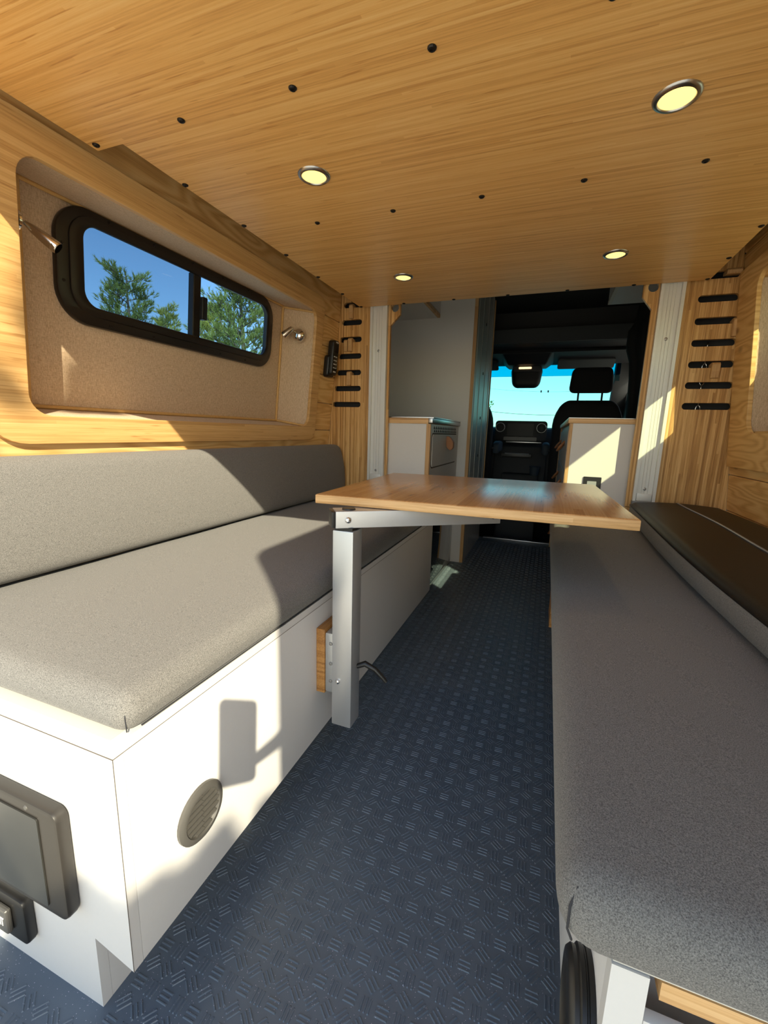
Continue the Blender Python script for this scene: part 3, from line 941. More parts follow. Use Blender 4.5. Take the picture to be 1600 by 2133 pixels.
sp2 = lathe('vent', kc, (-1, 0, 0), [(0.053, 0.0), (0.053, 0.005), (0.0515, 0.006), (0.0515, 0.007), (0.053, 0.008), (0.053, 0.012), (0.050, 0.014), (0.0505, 0.018), (0.047, 0.022), (0.040, 0.023), (0.036, 0.019), (0.0, 0.017)], M['black'], br, 40)
lo, hi = (0.043, 0.318, 0.472), (0.687, 2.13, 0.548)
ct = thing('seat_cushion', (0.38, 1.24, 0.472), 'grey melange seat cushion on the right bench, mostly in shade', 'cushion', 'grey bench seat cushions')
fin('cover', cushion_mesh(lo, hi, 0.034, (14, 30, 2), crown(lo, hi, 0.010)), M['grey'], ct, None, True)
tube('corner_seam', [(0.0575, 0.3325, 0.4790), (0.0525, 0.3275, 0.4950), (0.0525, 0.3275, 0.5180), (0.0575, 0.3325, 0.5335), (0.0640, 0.3390, 0.5420)], 0.0011, M['seam_shadow'], ct, 6)

# loose back cushion lying upside down on the right seat
lc = thing('loose_cushion', (0.52, 1.3, 0.559), 'back cushion lying face down with dark brown underside up on the right seat', 'cushion')
def ldef(p):
    q = p.copy()
    u = min(max((p.x - 0.345) / 0.345, 0), 1)
    q.x += 0.012 * math.sin(p.y * 3.1 + 0.6) * (1 - 0.8 * u)
    k = min(max((p.z - 0.57) / 0.05, 0), 1)
    q.z += k * (0.010 * math.sin(u * math.pi) + 0.003 * math.sin(p.y * 5.0))
    return q
fin('cover', cushion_mesh((0.345, 0.45, 0.5595), (0.688, 2.085, 0.630), 0.026, (10, 40, 3), ldef), M['grey'], lc, None, True)
bm = bmesh.new()
nx, ny = 22, 60
g = []
def drop(d, r=0.026):
    return r - math.sqrt(max(r * r - (r - d) ** 2, 0)) if d < r else 0.0
for i in range(nx + 1):
    row = []
    for j in range(ny + 1):
        u = (i / nx) ** 1.5; v = j / ny
        x = 0.3490 + (0.684 - 0.3490) * u; y = 0.454 + (2.0810 - 0.454) * v
        z = 0.630 - max(drop(x - 0.345), drop(0.688 - x), drop(y - 0.45), drop(2.085 - y))
        q = ldef(Vector((x, y, z)))
        q.z += 0.0055; q.x -= 0.0015 * (1 - u)
        row.append(bm.verts.new(q))
    g.append(row)
for i in range(nx):
    for j in range(ny):
        bm.faces.new((g[i][j], g[i + 1][j], g[i + 1][j + 1], g[i][j + 1]))
bot = bmesh.ops.extrude_face_region(bm, geom=list(bm.faces))
for v in bot['geom']:
    if isinstance(v, bmesh.types.BMVert): v.co.z -= 0.006
fin('underside', bm, M['under'], lc, None, True)
pts = [ldef(Vector((0.520, y, 0.629))) + Vector((0.003 * math.sin(y * 9), 0, 0.0062)) for y in [0.50 + 1.55 * k / 40 for k in range(41)]]
tube('zip', pts, 0.0035, M['zip'], lc, 6)
pts = [p + Vector((-0.006, 0, -0.001)) for p in pts]
tube('zip_tape', pts, 0.0030, M['seam_shadow'], lc, 6)

# ================================================================== TABLE
tb = thing('table', (-0.415, 0.875, 0.18), 'swivel table with bamboo top on a silver post clamped to the left bench', 'table')
rotm = Matrix.Rotation(math.radians(2.2), 4, 'Z')
cx, cy = -0.180, 1.245
bm = bmesh.new()
t = bmesh.new()
add_box(t, -0.352, 0.352, -0.322, 0.322, 0.7225, 0.7455, 0.0035, 3)
merge(bm, t, Matrix.Translation((cx, cy, 0)) @ rotm)
fin('tabletop', bm, M['table'], tb, None, 40.0)
bm = bmesh.new()                                      # lighter laminated edge along the near side
t = bmesh.new(); add_box(t, -0.3515, 0.3515, -0.3232, -0.3195, 0.7235, 0.7437, 0.0012, 2)
merge(bm, t, Matrix.Translation((cx, cy, 0)) @ rotm)
fin('front_edge', bm, M['bedge'], tb, None, 40.0)
box('leg', -0.441, -0.389, 0.850, 0.902, 0.180, 0.676, M['silver'], tb, bev=0.0035)
box('leg_cap', -0.437, -0.393, 0.854, 0.898, 0.6765, 0.6825, M['black'], tb)
# arm from the post under the top
ang = math.atan2(1.105 - 0.872, -0.115 + 0.44)
Ra = Matrix.Translation((-0.424, 0.872, 0)) @ Matrix.Rotation(ang, 4, 'Z')
def arm_part(name, x0, x1, y0, y1, z0, z1, mat, bev=0.0015):
    bm = bmesh.new(); t = bmesh.new()
    add_box(t, x0, x1, y0, y1, z0, z1, bev)
    merge(bm, t, Ra)
    return fin(name, bm, mat, tb, None, 40.0)
arm_part('arm', -0.022, 0.390, -0.026, 0.026, 0.683, 0.7215, M['silver'])
arm_part('arm_end_cap', -0.031, -0.0222, -0.025, 0.025, 0.684, 0.7205, M['black'])
for u in (0.006, 0.370):
    p = Ra @ Vector((u, -0.0262, 0.7015)); n = Ra.to_3x3() @ Vector((0, -1, 0))
    lathe('rivet', p, n, [(0.0075, 0), (0.0070, 0.003), (0.0045, 0.0052), (0, 0.006)], M['chrome'], tb, 16)
p = Ra @ Vector((0.012, 0, 0.7216))
lathe('pivot_cap', p, (0, 0, 1), [(0.016, 0), (0.015, 0.003), (0, 0.0036)], M['black'], tb, 20)
lathe('rivet', (-0.424, 0.8498, 0.300), (0, -1, 0), [(0.0062, 0), (0.0058, 0.003), (0.0038, 0.005), (0, 0.0056)], M['chrome'], tb, 16)
box('mounting_block', BX + .0008, BX + 0.024, 0.866, 0.958, 0.247, 0.418, M['block'], tb, bev=0.001)
box('bracket', BX + 0.0245, -0.4415, 0.866, 0.948, 0.252, 0.412, M['alu'], tb, bev=0.006)
for z in (0.285, 0.332, 0.385):
    lathe('rivet', (-0.452, 0.8655, z), (0, -1, 0), [(0.0045, 0), (0.004, 0.002), (0, 0.003)], M['steel'], tb, 12)
tube('clamp_lever', [(-0.389, 0.885, 0.330), (-0.370, 0.890, 0.338), (-0.345, 0.893, 0.327), (-0.322, 0.895, 0.306), (-0.316, 0.896, 0.298)], [0.006, 0.0075, 0.0065, 0.0055, 0.005], M['black'], tb, 10)

# ================================================================== SMALL THINGS ON THE LEFT WALL
# chrome swivel reading light on the far side of the recess
rl = thing('reading_light', (-1.150, 1.855, 1.335), 'chrome swivel reading light at the far end of the window recess', 'reading light', 'chrome reading lights')
nrm = Vector((0.10, -1.0, 0)).normalized()
lathe('base', Vector((-1.148, 1.858, 1.336)), nrm, [(0.031, 0.0), (0.031, 0.006), (0.028, 0.012), (0.020, 0.020), (0.010, 0.024), (0.0, 0.025)], M['chrome'], rl, 28)
tube('neck', [(-1.150, 1.838, 1.345), (-1.165, 1.812, 1.350)], 0.006, M['nickel'], rl)
lathe('head', (-1.158, 1.812, 1.357), Vector((-0.66, -0.30, -0.62)), [(0.0, -0.008), (0.009, -0.004), (0.012, 0.006), (0.0165, 0.040), (0.0165, 0.050), (0.014, 0.051)], M['nickel'], rl, 20)
lathe('lens', (-1.158, 1.812, 1.357), Vector((-0.66, -0.30, -0.62)), [(0.014, 0.0485), (0.0, 0.0495)], M['label'], rl, 16)
# the near one, seen side on
rl = thing('reading_light', (-1.165, 0.705, 1.345), 'bullet-shaped metal reading light near the left picture edge', 'reading light', 'chrome reading lights')
lathe('base', (-1.162, 0.692, 1.343), (0, 1, 0), [(0.024, 0), (0.024, 0.005), (0.018, 0.009), (0, 0.010)], M['chrome'], rl, 24)
d = Vector((-1.100, 0.748, 1.286)) - Vector((-1.157, 0.698, 1.343))
lathe('head', (-1.152, 0.712, 1.341), d, [(0.0, -0.006), (0.005, -0.003), (0.0095, 0.016), (0.0125, 0.038), (0.0138, 0.058), (0.0138, 0.070), (0.0125, 0.072)], M['nickel'], rl, 24)
lathe('ring', (-1.152, 0.712, 1.341), d, [(0.0141, 0.061), (0.0144, 0.066), (0.0141, 0.070)], M['chrome'], rl, 24)
# wall remote
rm = thing('remote_control', (-1.085, 2.052, 1.172), 'black wall remote with white keys beside the left slotted panel', 'remote')
def R(a, b, t): return (xl(b) + t, a, b)
plate('holder', [rrect(2.018, 2.088, 1.168, 1.275, 0.016, 5)], 0.0005, 0.030, R, M['black'], rm, bevel=0.006, smooth=40.0)
plate('handset', [rrect(2.030, 2.090, 1.178, 1.348, 0.014, 5)], 0.012, 0.044, R, M['black'], rm, bevel=0.005, smooth=40.0)
plate('display', [rrect(2.042, 2.080, 1.288, 1.330, 0.003, 3)], 0.044, 0.0448, R, M['screen'], rm)
plate('name_strip', [rrect(2.052, 2.078, 1.3355, 1.3410, 0.001, 2)], 0.044, 0.0448, R, M['label'], rm)
for i in range(3):
    for j in range(4):
        y, z = 2.045 + 0.013 * i, 1.268 - 0.018 * j
        plate('key', [rrect(y - .0028, y + .0028, z - .0022, z + .0022, 0.001, 2)], 0.044, 0.0456, R, M['label'], rm)
plate('key', [rrect(2.046, 2.072, 1.192, 1.198, 0.002, 2)], 0.044, 0.0456, R, M['label'], rm)

# ================================================================== LEFT GALLEY
GX, GY0, GY1, GZ = -0.570, 2.180, 2.930, 0.976
gl_ = thing('galley_cabinet', (-0.85, 2.55, 0.0), 'low white cabinet with bamboo edges and a grey drawer, behind the left panel', 'cabinet')
box('end_panel', -1.12, GX - 0.022, GY0, GY0 + 0.016, 0.0, 0.945, M['white'], gl_)
box('edge_strip', GX - 0.0215, GX, GY0, GY0 + 0.016, 0.0, 0.945, M['bedge_v'], gl_)
box('front_frame', GX - 0.016, GX - 0.001, GY0 + .017, GY1 - .002, 0.56, 0.945, M['greyfront'], gl_)
box('base_shelf', -1.12, GX - 0.017, GY0 + .017, GY1 - .002, 0.545, 0.56, M['white'], gl_)
dr = plate('drawer', [rrect(2.222, 2.858, 0.720, 0.892, 0.022, 5)], 0.0, 0.005, lambda a, b, t: (GX - .0005 + t, a, b), M['greyfront'], gl_, bevel=0.0008)
plate('drawer_gap', [rrect(2.214, 2.866, 0.712, 0.900, 0.028, 5), rrect(2.222, 2.858, 0.720, 0.892, 0.022, 5)], 0.0, 0.001, lambda a, b, t: (GX - .0008 + t, a, b), M['gap'], gl_)
pts = [(GX + .005, 2.565, 0.885), (GX + .022, 2.565, 0.880), (GX + .046, 2.565, 0.852), (GX + .046, 2.565, 0.815), (GX + .030, 2.565, 0.800), (GX + .012, 2.565, 0.812), (GX + .005, 2.565, 0.835)]
bm = bmesh.new()
A = [bm.verts.new((p[0], p[1] - .022, p[2])) for p in pts]; B = [bm.verts.new((p[0], p[1] + .022, p[2])) for p in pts]
bm.faces.new(A); bm.faces.new(B[::-1])
for q in range(len(pts)): bm.faces.new((A[q], A[(q + 1) % len(pts)], B[(q + 1) % len(pts)], B[q]))
bmesh.ops.bevel(bm, geom=list(bm.edges), offset=0.003, segments=2, affect='EDGES')
fin('pull', bm, M['leather'], dr, None, None)
tri_i = 0
for row, z in enumerate((0.928, 0.911)):
    for k in range(14):
        y = 2.262 + 0.043 * k + 0.01 * row
        bm = bmesh.new()
        a = [bm.verts.new((GX - .0005, y + dy, z + dz)) for dy, dz in ((-.014, -.007), (.014, -.007), (0, .008))]
        b = [bm.verts.new((GX + .0006, y + dy, z + dz)) for dy, dz in ((-.014, -.007), (.014, -.007), (0, .008))]
        bm.faces.new(a); bm.faces.new(b[::-1])
        for q in range(3): bm.faces.new((a[q], b[q], b[(q + 1) % 3], a[(q + 1) % 3]))
        fin('vent_hole', bm, M['blackm'], gl_)
cn = thing('countertop', (-0.85, 2.55, 0.9455), 'left counter slab with bamboo end and steel front edge, beside the tall white panel', 'countertop')
box('slab', -1.12, GX - 0.012, GY0 - .004, GY1 - .002, 0.9455, 0.973, M['bedge'], cn)
box('steel_top', -1.12, GX + 0.010, GY0 + .018, GY1 - .004, 0.9735, 0.981, M['steel'], cn, bev=0.002)
box('steel_edge', GX - 0.0115, GX + 0.010, GY0 - .004, GY1 - .004, 0.950, 0.973, M['steel'], cn, bev=0.002)
# fridge with black glass door under the galley
fr = thing('fridge', (-0.85, 2.56, 0.0), 'fridge with a black mirror-like glass door low behind the left bench', 'fridge')
box('fridge_body', -1.10, GX - 0.026, GY0 + 0.02, GY1 - 0.07, 0.02, 0.544, M['blackm'], fr)
box('glass_door', GX - 0.025, GX - 0.005, GY0 + 0.018, GY1 - 0.070, 0.024, 0.543, M['blackglass'], fr, bev=0.001)
box('bottom_trim', GX - 0.025, GX - 0.004, GY0 + 0.018, GY1 - 0.070, 0.0, 0.023, M['steel'], fr, bev=0.001)
box('side_trim', GX - 0.025, GX - 0.006, GY1 - 0.069, GY1 - 0.004, 0.0, 0.543, M['alu'], fr, bev=0.001)

# tall wardrobe unit
TX = -0.49
tw = thing('tall_cabinet', (-0.80, 3.34, 0.0), 'floor-to-roof white cabinet with a grey metal aisle side', 'cabinet')
box('front_panel', -1.13, TX - 0.022, 2.931, 2.947, 0.0, 1.955, M['white'], tw)
box('edge_strip', TX - 0.0215, TX, 2.931, 2.947, 0.0, 1.955, M['bedge_v'], tw)
box('side_panel', TX - 0.016, TX - 0.002, 2.948, 3.735, 0.31, 1.955, M['metalside'], tw)
for y in (2.99, 3.18, 3.42, 3.64):
    box('ridge', TX - 0.0015, TX + 0.001, y, y + 0.05, 0.31, 1.955, M['metalside'], tw, bev=0.0008)
box('rear_edge', TX - 0.016, TX + 0.004, 3.736, 3.76, 0.31, 1.955, M['bedge_v'], tw)
dr = box('drawer', TX - 0.016, TX - 0.002, 2.948, 3.74, 0.0, 0.306, M['greyfront'], tw)
lathe('finger_hole', (TX - .0019, 3.25, 0.255), (1, 0, 0), [(0.016, 0), (0.015, 0.0008), (0, 0.0008)], M['blackm'], dr, 16)
for z in (0.74, 1.02, 1.34, 1.68):
    lathe('screw', (TX - 0.0018, 3.33, z), (1, 0, 0), [(0.012, 0), (0.010, 0.003), (0, 0.004)], M['blackm'], tw, 12)
# overhead cabinet left
oc = thing('overhead_cabinet', (-0.92, 2.57, 1.645), 'white overhead cabinet above the left counter', 'overhead cabinet', 'overhead cabinets')
box('bottom', -1.08, -0.752, 2.25, 2.928, 1.645, 1.660, M['white'], oc)
box('front_edge', -0.7515, -0.735, 2.25, 2.928, 1.645, 1.665, M['bedge_v'], oc)
box('door', -0.7495, -0.735, 2.25, 2.928, 1.669, 1.95, M['white'], oc)
box('divider', -1.08, -0.752, 2.55, 2.563, 1.638, 1.6445, M['whiteedge'], oc)
oc = thing('overhead_cabinet', (0.42, 2.57, 1.648), 'white overhead cabinet above the right counter and the black curtain', 'overhead cabinet', 'overhead cabinets')
box('bottom', 0.268, 0.60, 2.25, 2.90, 1.648, 1.663, M['white'], oc)
box('front_edge', 0.250, 0.2675, 2.25, 2.90, 1.648, 1.668, M['whiteedge'], oc)
box('door', 0.252, 0.267, 2.25, 2.90, 1.672, 1.95, M['white'], oc)

# ================================================================== RIGHT GALLEY
HX, HY0, HY1 = 0.088, 2.200, 3.700
rg = thing('kitchen_cabinet', (0.30, 2.9, 0.0), 'low white cabinet with bamboo edge and leather drawer loops, in a sun patch', 'cabinet')
box('end_panel', HX + 0.0155, 0.62, HY0, HY0 + 0.016, 0.0, 0.962, M['white'], rg)
box('edge_strip', HX, HX + 0.015, HY0, HY0 + 0.016, 0.0, 0.962, M['bedge_v'], rg)
box('front_frame', HX + 0.012, HX + 0.020, HY0 + .017, HY1, 0.0, 0.962, M['greyfront'], rg)
box('rear_edge', HX, HX + 0.020, HY1 + .0005, HY1 + 0.016, 0.0, 0.962, M['bedge_v'], rg)
for z0, z1 in ((0.735, 0.935), (0.52, 0.725), (0.20, 0.51)):
    dr = plate('drawer', [rrect(2.30, 3.62, z0, z1, 0.015, 4)], 0.0, 0.010, lambda a, b, t: (HX + .0115 - t, a, b), M['greyfront'], rg, bevel=0.001)
    for y in (2.62, 3.25):
        zc = (z0 + z1) / 2 + 0.04
        bm = bmesh.new()
        add_tube(bm, [(HX + .0015, y - .02, zc), (HX - .022, y - .015, zc - .03), (HX - .034, y, zc - .052), (HX - .022, y + .015, zc - .045), (HX + .0015, y + .02, zc - .012)], 0.0065, 8)
        fin('pull', bm, M['leather'], dr, None, True)
cn = thing('countertop', (0.33, 2.9, 0.9625), 'right counter slab with bamboo edge in front of the passenger seat', 'countertop')
box('slab', HX - 0.006, 0.66, HY0 - 0.004, HY1 + .016, 0.9625, 0.985, M['bedge'], cn, bev=0.0012)
box('laminate_top', HX - 0.005, 0.66, HY0 - 0.003, HY1 + .015, 0.9852, 0.9875, M['steel'], cn)
# outlet
ol = thing('power_outlet', (0.210, HY0, 0.64), 'black wall socket on the sunlit cabinet end, just past the table corner', 'outlet')
plate('plate', [rrect(0.172, 0.248, 0.610, 0.720, 0.003, 3)], 0.0005, 0.006, lambda a, b, t: (a, HY0 - t, b), M['black'], ol, bevel=0.0012)
plate('socket_face', [rrect(0.189, 0.228, 0.625, 0.700, 0.002, 3)], 0.006, 0.008, lambda a, b, t: (a, HY0 - t, b), M['cap'], ol)
for zc in (0.680, 0.645):
    for xx in (0.202, 0.215):
        box('slot', xx - .0012, xx + .0012, HY0 - 0.0088, HY0 - 0.0081, zc - .004, zc + .005, M['blackm'], ol)
    lathe('slot', (0.2085, HY0 - .0081, zc - .011), (0, -1, 0), [(0.003, 0), (0.003, .0006), (0, .0006)], M['blackm'], ol, 10)

# ================================================================== CAB
cf = box('floor_cab', -1.05, 0.62, 3.83, 5.2, -0.30, -0.28, M['cabdark']); tag(cf, kind='structure')
box('step_riser', -1.05, 0.62, 3.805, 3.825, -0.30, -0.03, M['cabdark'], cf)
wf = box('wall_cab_front', -1.12, 0.68, 5.18, 5.20, -0.30, 0.945, M['cabdark']); tag(wf, kind='structure')
wl = plate('wall_cab_left', [[(3.83, -0.3), (5.25, -0.3), (5.25, 0.95), (4.25, 1.99), (3.83, 1.99)]], 0, .02, lambda a, b, t: (-1.10 - t, a, b), M['cabdark']); tag(wl, kind='structure')
wr = plate('wall_cab_right', [[(3.83, -0.3), (5.25, -0.3), (5.25, 0.95), (4.35, 1.99), (3.83, 1.99)], rrect(4.02, 4.62, 1.02, 1.42, 0.05)], 0, .02, lambda a, b, t: (0.66 + t, a, b), M['cabdark']); tag(wr, kind='structure')
box('return_panel', 0.682, 0.93, 3.835, 3.855, -0.25, 1.965, M['cabdark'], wr)
box('return_panel', -1.36, -1.122, 3.835, 3.855, -0.25, 1.965, M['cabdark'], wl)
hl = thing('ceiling_cab', (XC, 4.1, 1.52), kind='structure')
box('shelf_lip', -1.09, 0.655, 3.900, 3.925, 1.655, 1.765, M['cabgrey'], hl, bev=0.006)
hexa('headliner', [(-1.09, 3.93, 1.655), (0.655, 3.93, 1.655), (0.655, 4.36, 1.545), (-1.09, 4.36, 1.545),
                   (-1.09, 3.93, 1.675), (0.655, 3.93, 1.675), (0.655, 4.36, 1.565), (-1.09, 4.36, 1.565)], M['cabdark'], hl)
hexa('roof_front', [(-1.09, 4.36, 1.545), (0.655, 4.36, 1.545), (0.655, 4.40, 1.545), (-1.09, 4.40, 1.545),
                    (-1.09, 4.20, 2.00), (0.655, 4.20, 2.00), (0.655, 4.24, 2.02), (-1.09, 4.24, 2.02)], M['cabdark'], hl)
box('rib', -1.0, 0.60, 4.05, 4.09, 1.60, 1.622, M['blackm'], hl, bev=0.005)
def visor(x0, x1, label):
    t = thing('sun_visor', ((x0 + x1) / 2, 4.33, 1.52), label, 'sun visor', 'sun visors')
    plate('flap', [rrect(x0, x1, 0.0, 0.155, 0.02, 4)], 0, 0.016, lambda a, b, tt: (a, 4.385 - 0.93 * b, 1.520 + 0.36 * b - tt), M['cabgrey'], t, bevel=0.004)
    box('hinge', (x0 + x1) / 2 - .05, (x0 + x1) / 2 + .05, 4.384, 4.394, 1.518, 1.530, M['whiteedge'], t)
visor(0.02, 0.48, 'grey sun visor above the passenger headrest')
visor(-0.95, -0.50, 'grey sun visor left of the rear-view mirror')
# windshield
ws = thing('window_3', (XC, 4.7, 1.0), kind='structure')
def WS(a, b, t):     # b: 0 bottom .. 1 top
    return (XC + (a - XC) * (1 - 0.10 * (b - 0.5)), 5.06 - 0.68 * b, 0.94 + 0.60 * b + t)
plate('glass', [rrect(-1.02, 0.58, -0.03, 0.86, 0.02, 3)], 0.0, 0.004, WS, M['wsglass'], ws)
plate('shade_band', [rrect(-1.02, 0.58, 0.861, 1.02, 0.02, 3)], 0.0, 0.004, WS, M['wsband'], ws)
def pillar(xb, xt, w):
    hexa('pillar', [(xb, 5.06, 0.90), (xb + w, 5.06, 0.90), (xb + w, 5.16, 0.90), (xb, 5.16, 0.90),
                    (xt, 4.36, 1.57), (xt + w, 4.36, 1.57), (xt + w, 4.46, 1.60), (xt, 4.46, 1.60)], M['cabgrey'], ws, None, 0.01)
pillar(0.545, 0.505, 0.13); pillar(-1.11, -1.07, 0.13)
for x in (-0.105, -0.04):
    box('sensor_dot', x - .006, x + .006, 4.62, 4.628, 1.322, 1.342, M['blackm'], ws)
# dashboard
db = thing('dashboard', (XC, 4.7, 0.0), 'black dashboard with round air vents and centre screen under the windshield', 'dashboard')
bm = bmesh.new()
prof = [(4.36, 0.40), (4.33, 0.66), (4.36, 0.86), (4.46, 0.965), (4.75, 0.985), (5.15, 0.95), (5.15, 0.40)]
A = [bm.verts.new((-1.08, p[0], p[1])) for p in prof]; B = [bm.verts.new((0.64, p[0], p[1])) for p in prof]
bm.faces.new(A); bm.faces.new(B[::-1])
for q in range(len(prof)): bm.faces.new((A[q], A[(q + 1) % 7], B[(q + 1) % 7], B[q]))
bmesh.ops.bevel(bm, geom=list(bm.edges), offset=0.02, segments=2, affect='EDGES')
fin('dash_body', bm, M['cabdark'], db, None, 40.0)
FD = lambda a, b, t: (a, 4.315 - t, b)
su = plate('screen_unit', [rrect(-0.485, -0.015, 0.845, 1.035, 0.03, 5)], -0.13, 0.0, FD, M['cabdark'], db, bevel=0.006, smooth=40.0)
plate('screen', [rrect(-0.375, -0.135, 0.895, 1.010, 0.006, 3)], 0.001, 0.003, FD, M['screen'], su)
for x in (-0.437, -0.065):
    av = lathe('air_vent', (x, 4.3145, 0.972), (0, -1, 0), [(0.043, 0), (0.043, 0.012), (0.040, 0.016), (0.035, 0.016), (0.033, 0.006), (0.018, 0.010), (0.0, 0.011)], M['cabdark'], db, 32)
    bm = bmesh.new()
    add_tube(bm, [(x + 0.0415 * math.cos(a), 4.298, 0.972 + 0.0415 * math.sin(a)) for a in [2 * math.pi * k / 32 for k in range(33)]], 0.0028, 6)
    fin('ring', bm, M['steel'], av, None, True)
plate('button_row', [rrect(-0.40, -0.10, 0.850, 0.885, 0.005, 3)], 0.0, 0.006, FD, M['black'], su)
box('chrome_trim', -0.375, -0.055, 4.300, 4.309, 0.832, 0.842, M['steel'], db, bev=0.002)
cc = thing('centre_console', (-0.23, 4.2, -0.27), 'dark centre console with a silver tray between the cab seats', 'console')
cs = hexa('console', [(-0.47, 4.20, 0.25), (0.0, 4.20, 0.25), (0.0, 4.32, 0.25), (-0.47, 4.32, 0.25), (-0.47, 4.29, 0.80), (0.0, 4.29, 0.80), (0.0, 4.32, 0.82), (-0.47, 4.32, 0.82)], M['cabdark'], cc, None, 0.012)
box('tray', -0.37, -0.155, 4.225, 4.28, 0.722, 0.732, M['label'], cs)
box('tray_lip', -0.40, -0.13, 4.20, 4.224, 0.700, 0.730, M['black'], cs, bev=0.003)
bm = bmesh.new(); add_tube(bm, [(-0.09 + 0.045 * math.cos(a), 4.16 + 0.045 * math.sin(a), 0.62) for a in [2 * math.pi * k / 24 for k in range(25)]], 0.004, 6)
fin('cup_holder', bm, M['cabblue'], cc, None, True)
lathe('cup_holder_bowl', (-0.09, 4.16, 0.54), (0, 0, 1), [(0.0, 0), (0.036, 0), (0.045, 0.08)], M['cabblue'], cc, 20)
hexa('engine_cover', [(-0.40, 4.02, -0.27), (-0.04, 4.02, -0.27), (-0.04, 4.30, -0.27), (-0.40, 4.30, -0.27), (-0.38, 4.14, 0.55), (-0.06, 4.14, 0.55), (-0.06, 4.30, 0.55), (-0.38, 4.30, 0.55)], M['cabdark'], cc, None, 0.02)

# overhead console with the mirror housing
oc = thing('overhead_console', (-0.235, 4.33, 1.34), 'dark overhead console with mirror housing and small lit lamp at windshield top', 'console')
bm = cushion_mesh((-0.375, 4.24, 1.330), (-0.100, 4.36, 1.530), 0.055, (6, 3, 4), lambda p: Vector((XC - 0.015 + (p.x - XC + 0.015) * (0.86 + 0.14 * min(1, (p.z - 1.33) / .15)), p.y + 0.10 * (p.z - 1.53), p.z)))
fin('mirror_housing', bm, M['cabdark'], oc, None, True)
hexa('shroud', [(-0.40, 4.18, 1.520), (-0.075, 4.18, 1.520), (-0.075, 4.36, 1.505), (-0.40, 4.36, 1.505), (-0.47, 4.00, 1.66), (0.0, 4.00, 1.66), (0.0, 4.36, 1.56), (-0.47, 4.36, 1.56)], M['cabdark'], oc, None, 0.015)
plate('bezel', [rrect(-0.355, -0.120, 1.468, 1.515, 0.012, 4)], 0, 0.02, lambda a, b, t: (a, 4.235 - t, b), M['cabgrey'], oc, bevel=0.004)
plate('lamp_lens', [rrect(-0.305, -0.195, 1.490, 1.508, 0.006, 4)], 0, 0.004, lambda a, b, t: (a, 4.2145 - t, b), M['domelamp'], oc, bevel=0.001)

# seats
def seat(xc, label, arm_side):
    t = thing('cab_seat', (xc, 3.98, -0.28), label, 'seat', 'cab seats')
    def sb(p):
        q = p.copy()
        v = min(max((p.z - 0.40) / 0.80, 0), 1)
        s = 1.0 - 0.32 * max(0, (v - 0.72) / 0.28) ** 2.2
        q.x = xc + (p.x - xc) * s
        q.y += -0.10 * (v - 0.5)
        return q
    fin('backrest', cushion_mesh((xc - 0.265, 3.93, 0.40), (xc + 0.265, 4.05, 1.195), 0.055, (10, 3, 14), sb), M['cabseat'], t, None, True)
    def hb(p):
        q = p.copy(); v = (p.z - 1.25) / 0.20
        q.x = xc + (p.x - xc) * (1.0 - 0.10 * min(max(v, 0), 1)); q.y -= 0.01
        return q
    fin('headrest', cushion_mesh((xc - 0.165, 3.90, 1.252), (xc + 0.165, 4.00, 1.452), 0.045, (8, 3, 6), hb), M['cabseat'], t, None, True)
    for s in (-1, 1):
        tube('headrest_post', [(xc + s * 0.088, 3.945, 1.16), (xc + s * 0.088, 3.945, 1.29)], 0.0075, M['cabseat'], t, 10)
    fin('seat_base', cushion_mesh((xc - 0.255, 3.98, 0.28), (xc + 0.255, 4.29, 0.42), 0.05, (8, 8, 3)), M['cabseat'], t, None, True)
    box('pedestal', xc - 0.20, xc + 0.20, 3.98, 4.26, -0.279, 0.28, M['cabdark'], t, bev=0.01)
    ax = xc + arm_side * 0.300
    fin('armrest', cushion_mesh((ax - 0.032, 3.98, 0.745), (ax + 0.032, 4.28, 0.845), 0.026, (3, 8, 3), lambda p: Vector((p.x, p.y, p.z - 0.25 * max(0, 4.05 - p.y)))), M['cabblue'], t, None, True)
    tube('armrest_pivot', [(ax - arm_side * 0.045, 4.00, 0.78), (ax, 4.00, 0.78)], 0.018, M['cabdark'], t)
    return t
seat(0.287, 'black passenger seat with headrest against the windshield', -1)
seat(-0.730, 'black driver seat, only its right side visible past the tall cabinet', 1)
# curtain and seat belt on the right
cu = thing('curtain', (0.60, 3.42, 0.99), 'black curtain gathered at the right of the cab opening', 'curtain')
bm = bmesh.new()
n = 40
ringsz = [(0.992, 0.070), (1.10, 0.075), (1.30, 0.080), (1.42, 0.090), (1.50, 0.115), (1.60, 0.110), (1.66, 0.075), (1.72, 0.070), (1.80, 0.060)]
rings = []
for (z, r) in ringsz:
    rr = []
    for k in range(n):
        a = 2 * math.pi * k / n
        w = r * (1 + 0.13 * math.sin(7 * a + z * 2.0))
        rr.append(bm.verts.new((0.560 + w * math.cos(a) * 1.0 + 0.02 * (1.4 - z), 3.42 + w * math.sin(a) * 1.4, z)))
    rings.append(rr)
for a, b in zip(rings, rings[1:]):
    for k in range(n): bm.faces.new((a[k], a[(k + 1) % n], b[(k + 1) % n], b[k]))
bm.faces.new(rings[0][::-1]); bm.faces.new(rings[-1])
fin('cloth', bm, M['blackm'], cu, None, True)
sbt = thing('seat_belt', (0.590, 3.90, 0.9), 'grey seat belt hanging by the passenger side window', 'seat belt')
bm = bmesh.new()
pts = [(0.575, 3.95, 1.62), (0.578, 3.95, 1.35), (0.580, 3.95, 1.18), (0.60, 3.96, 0.95)]
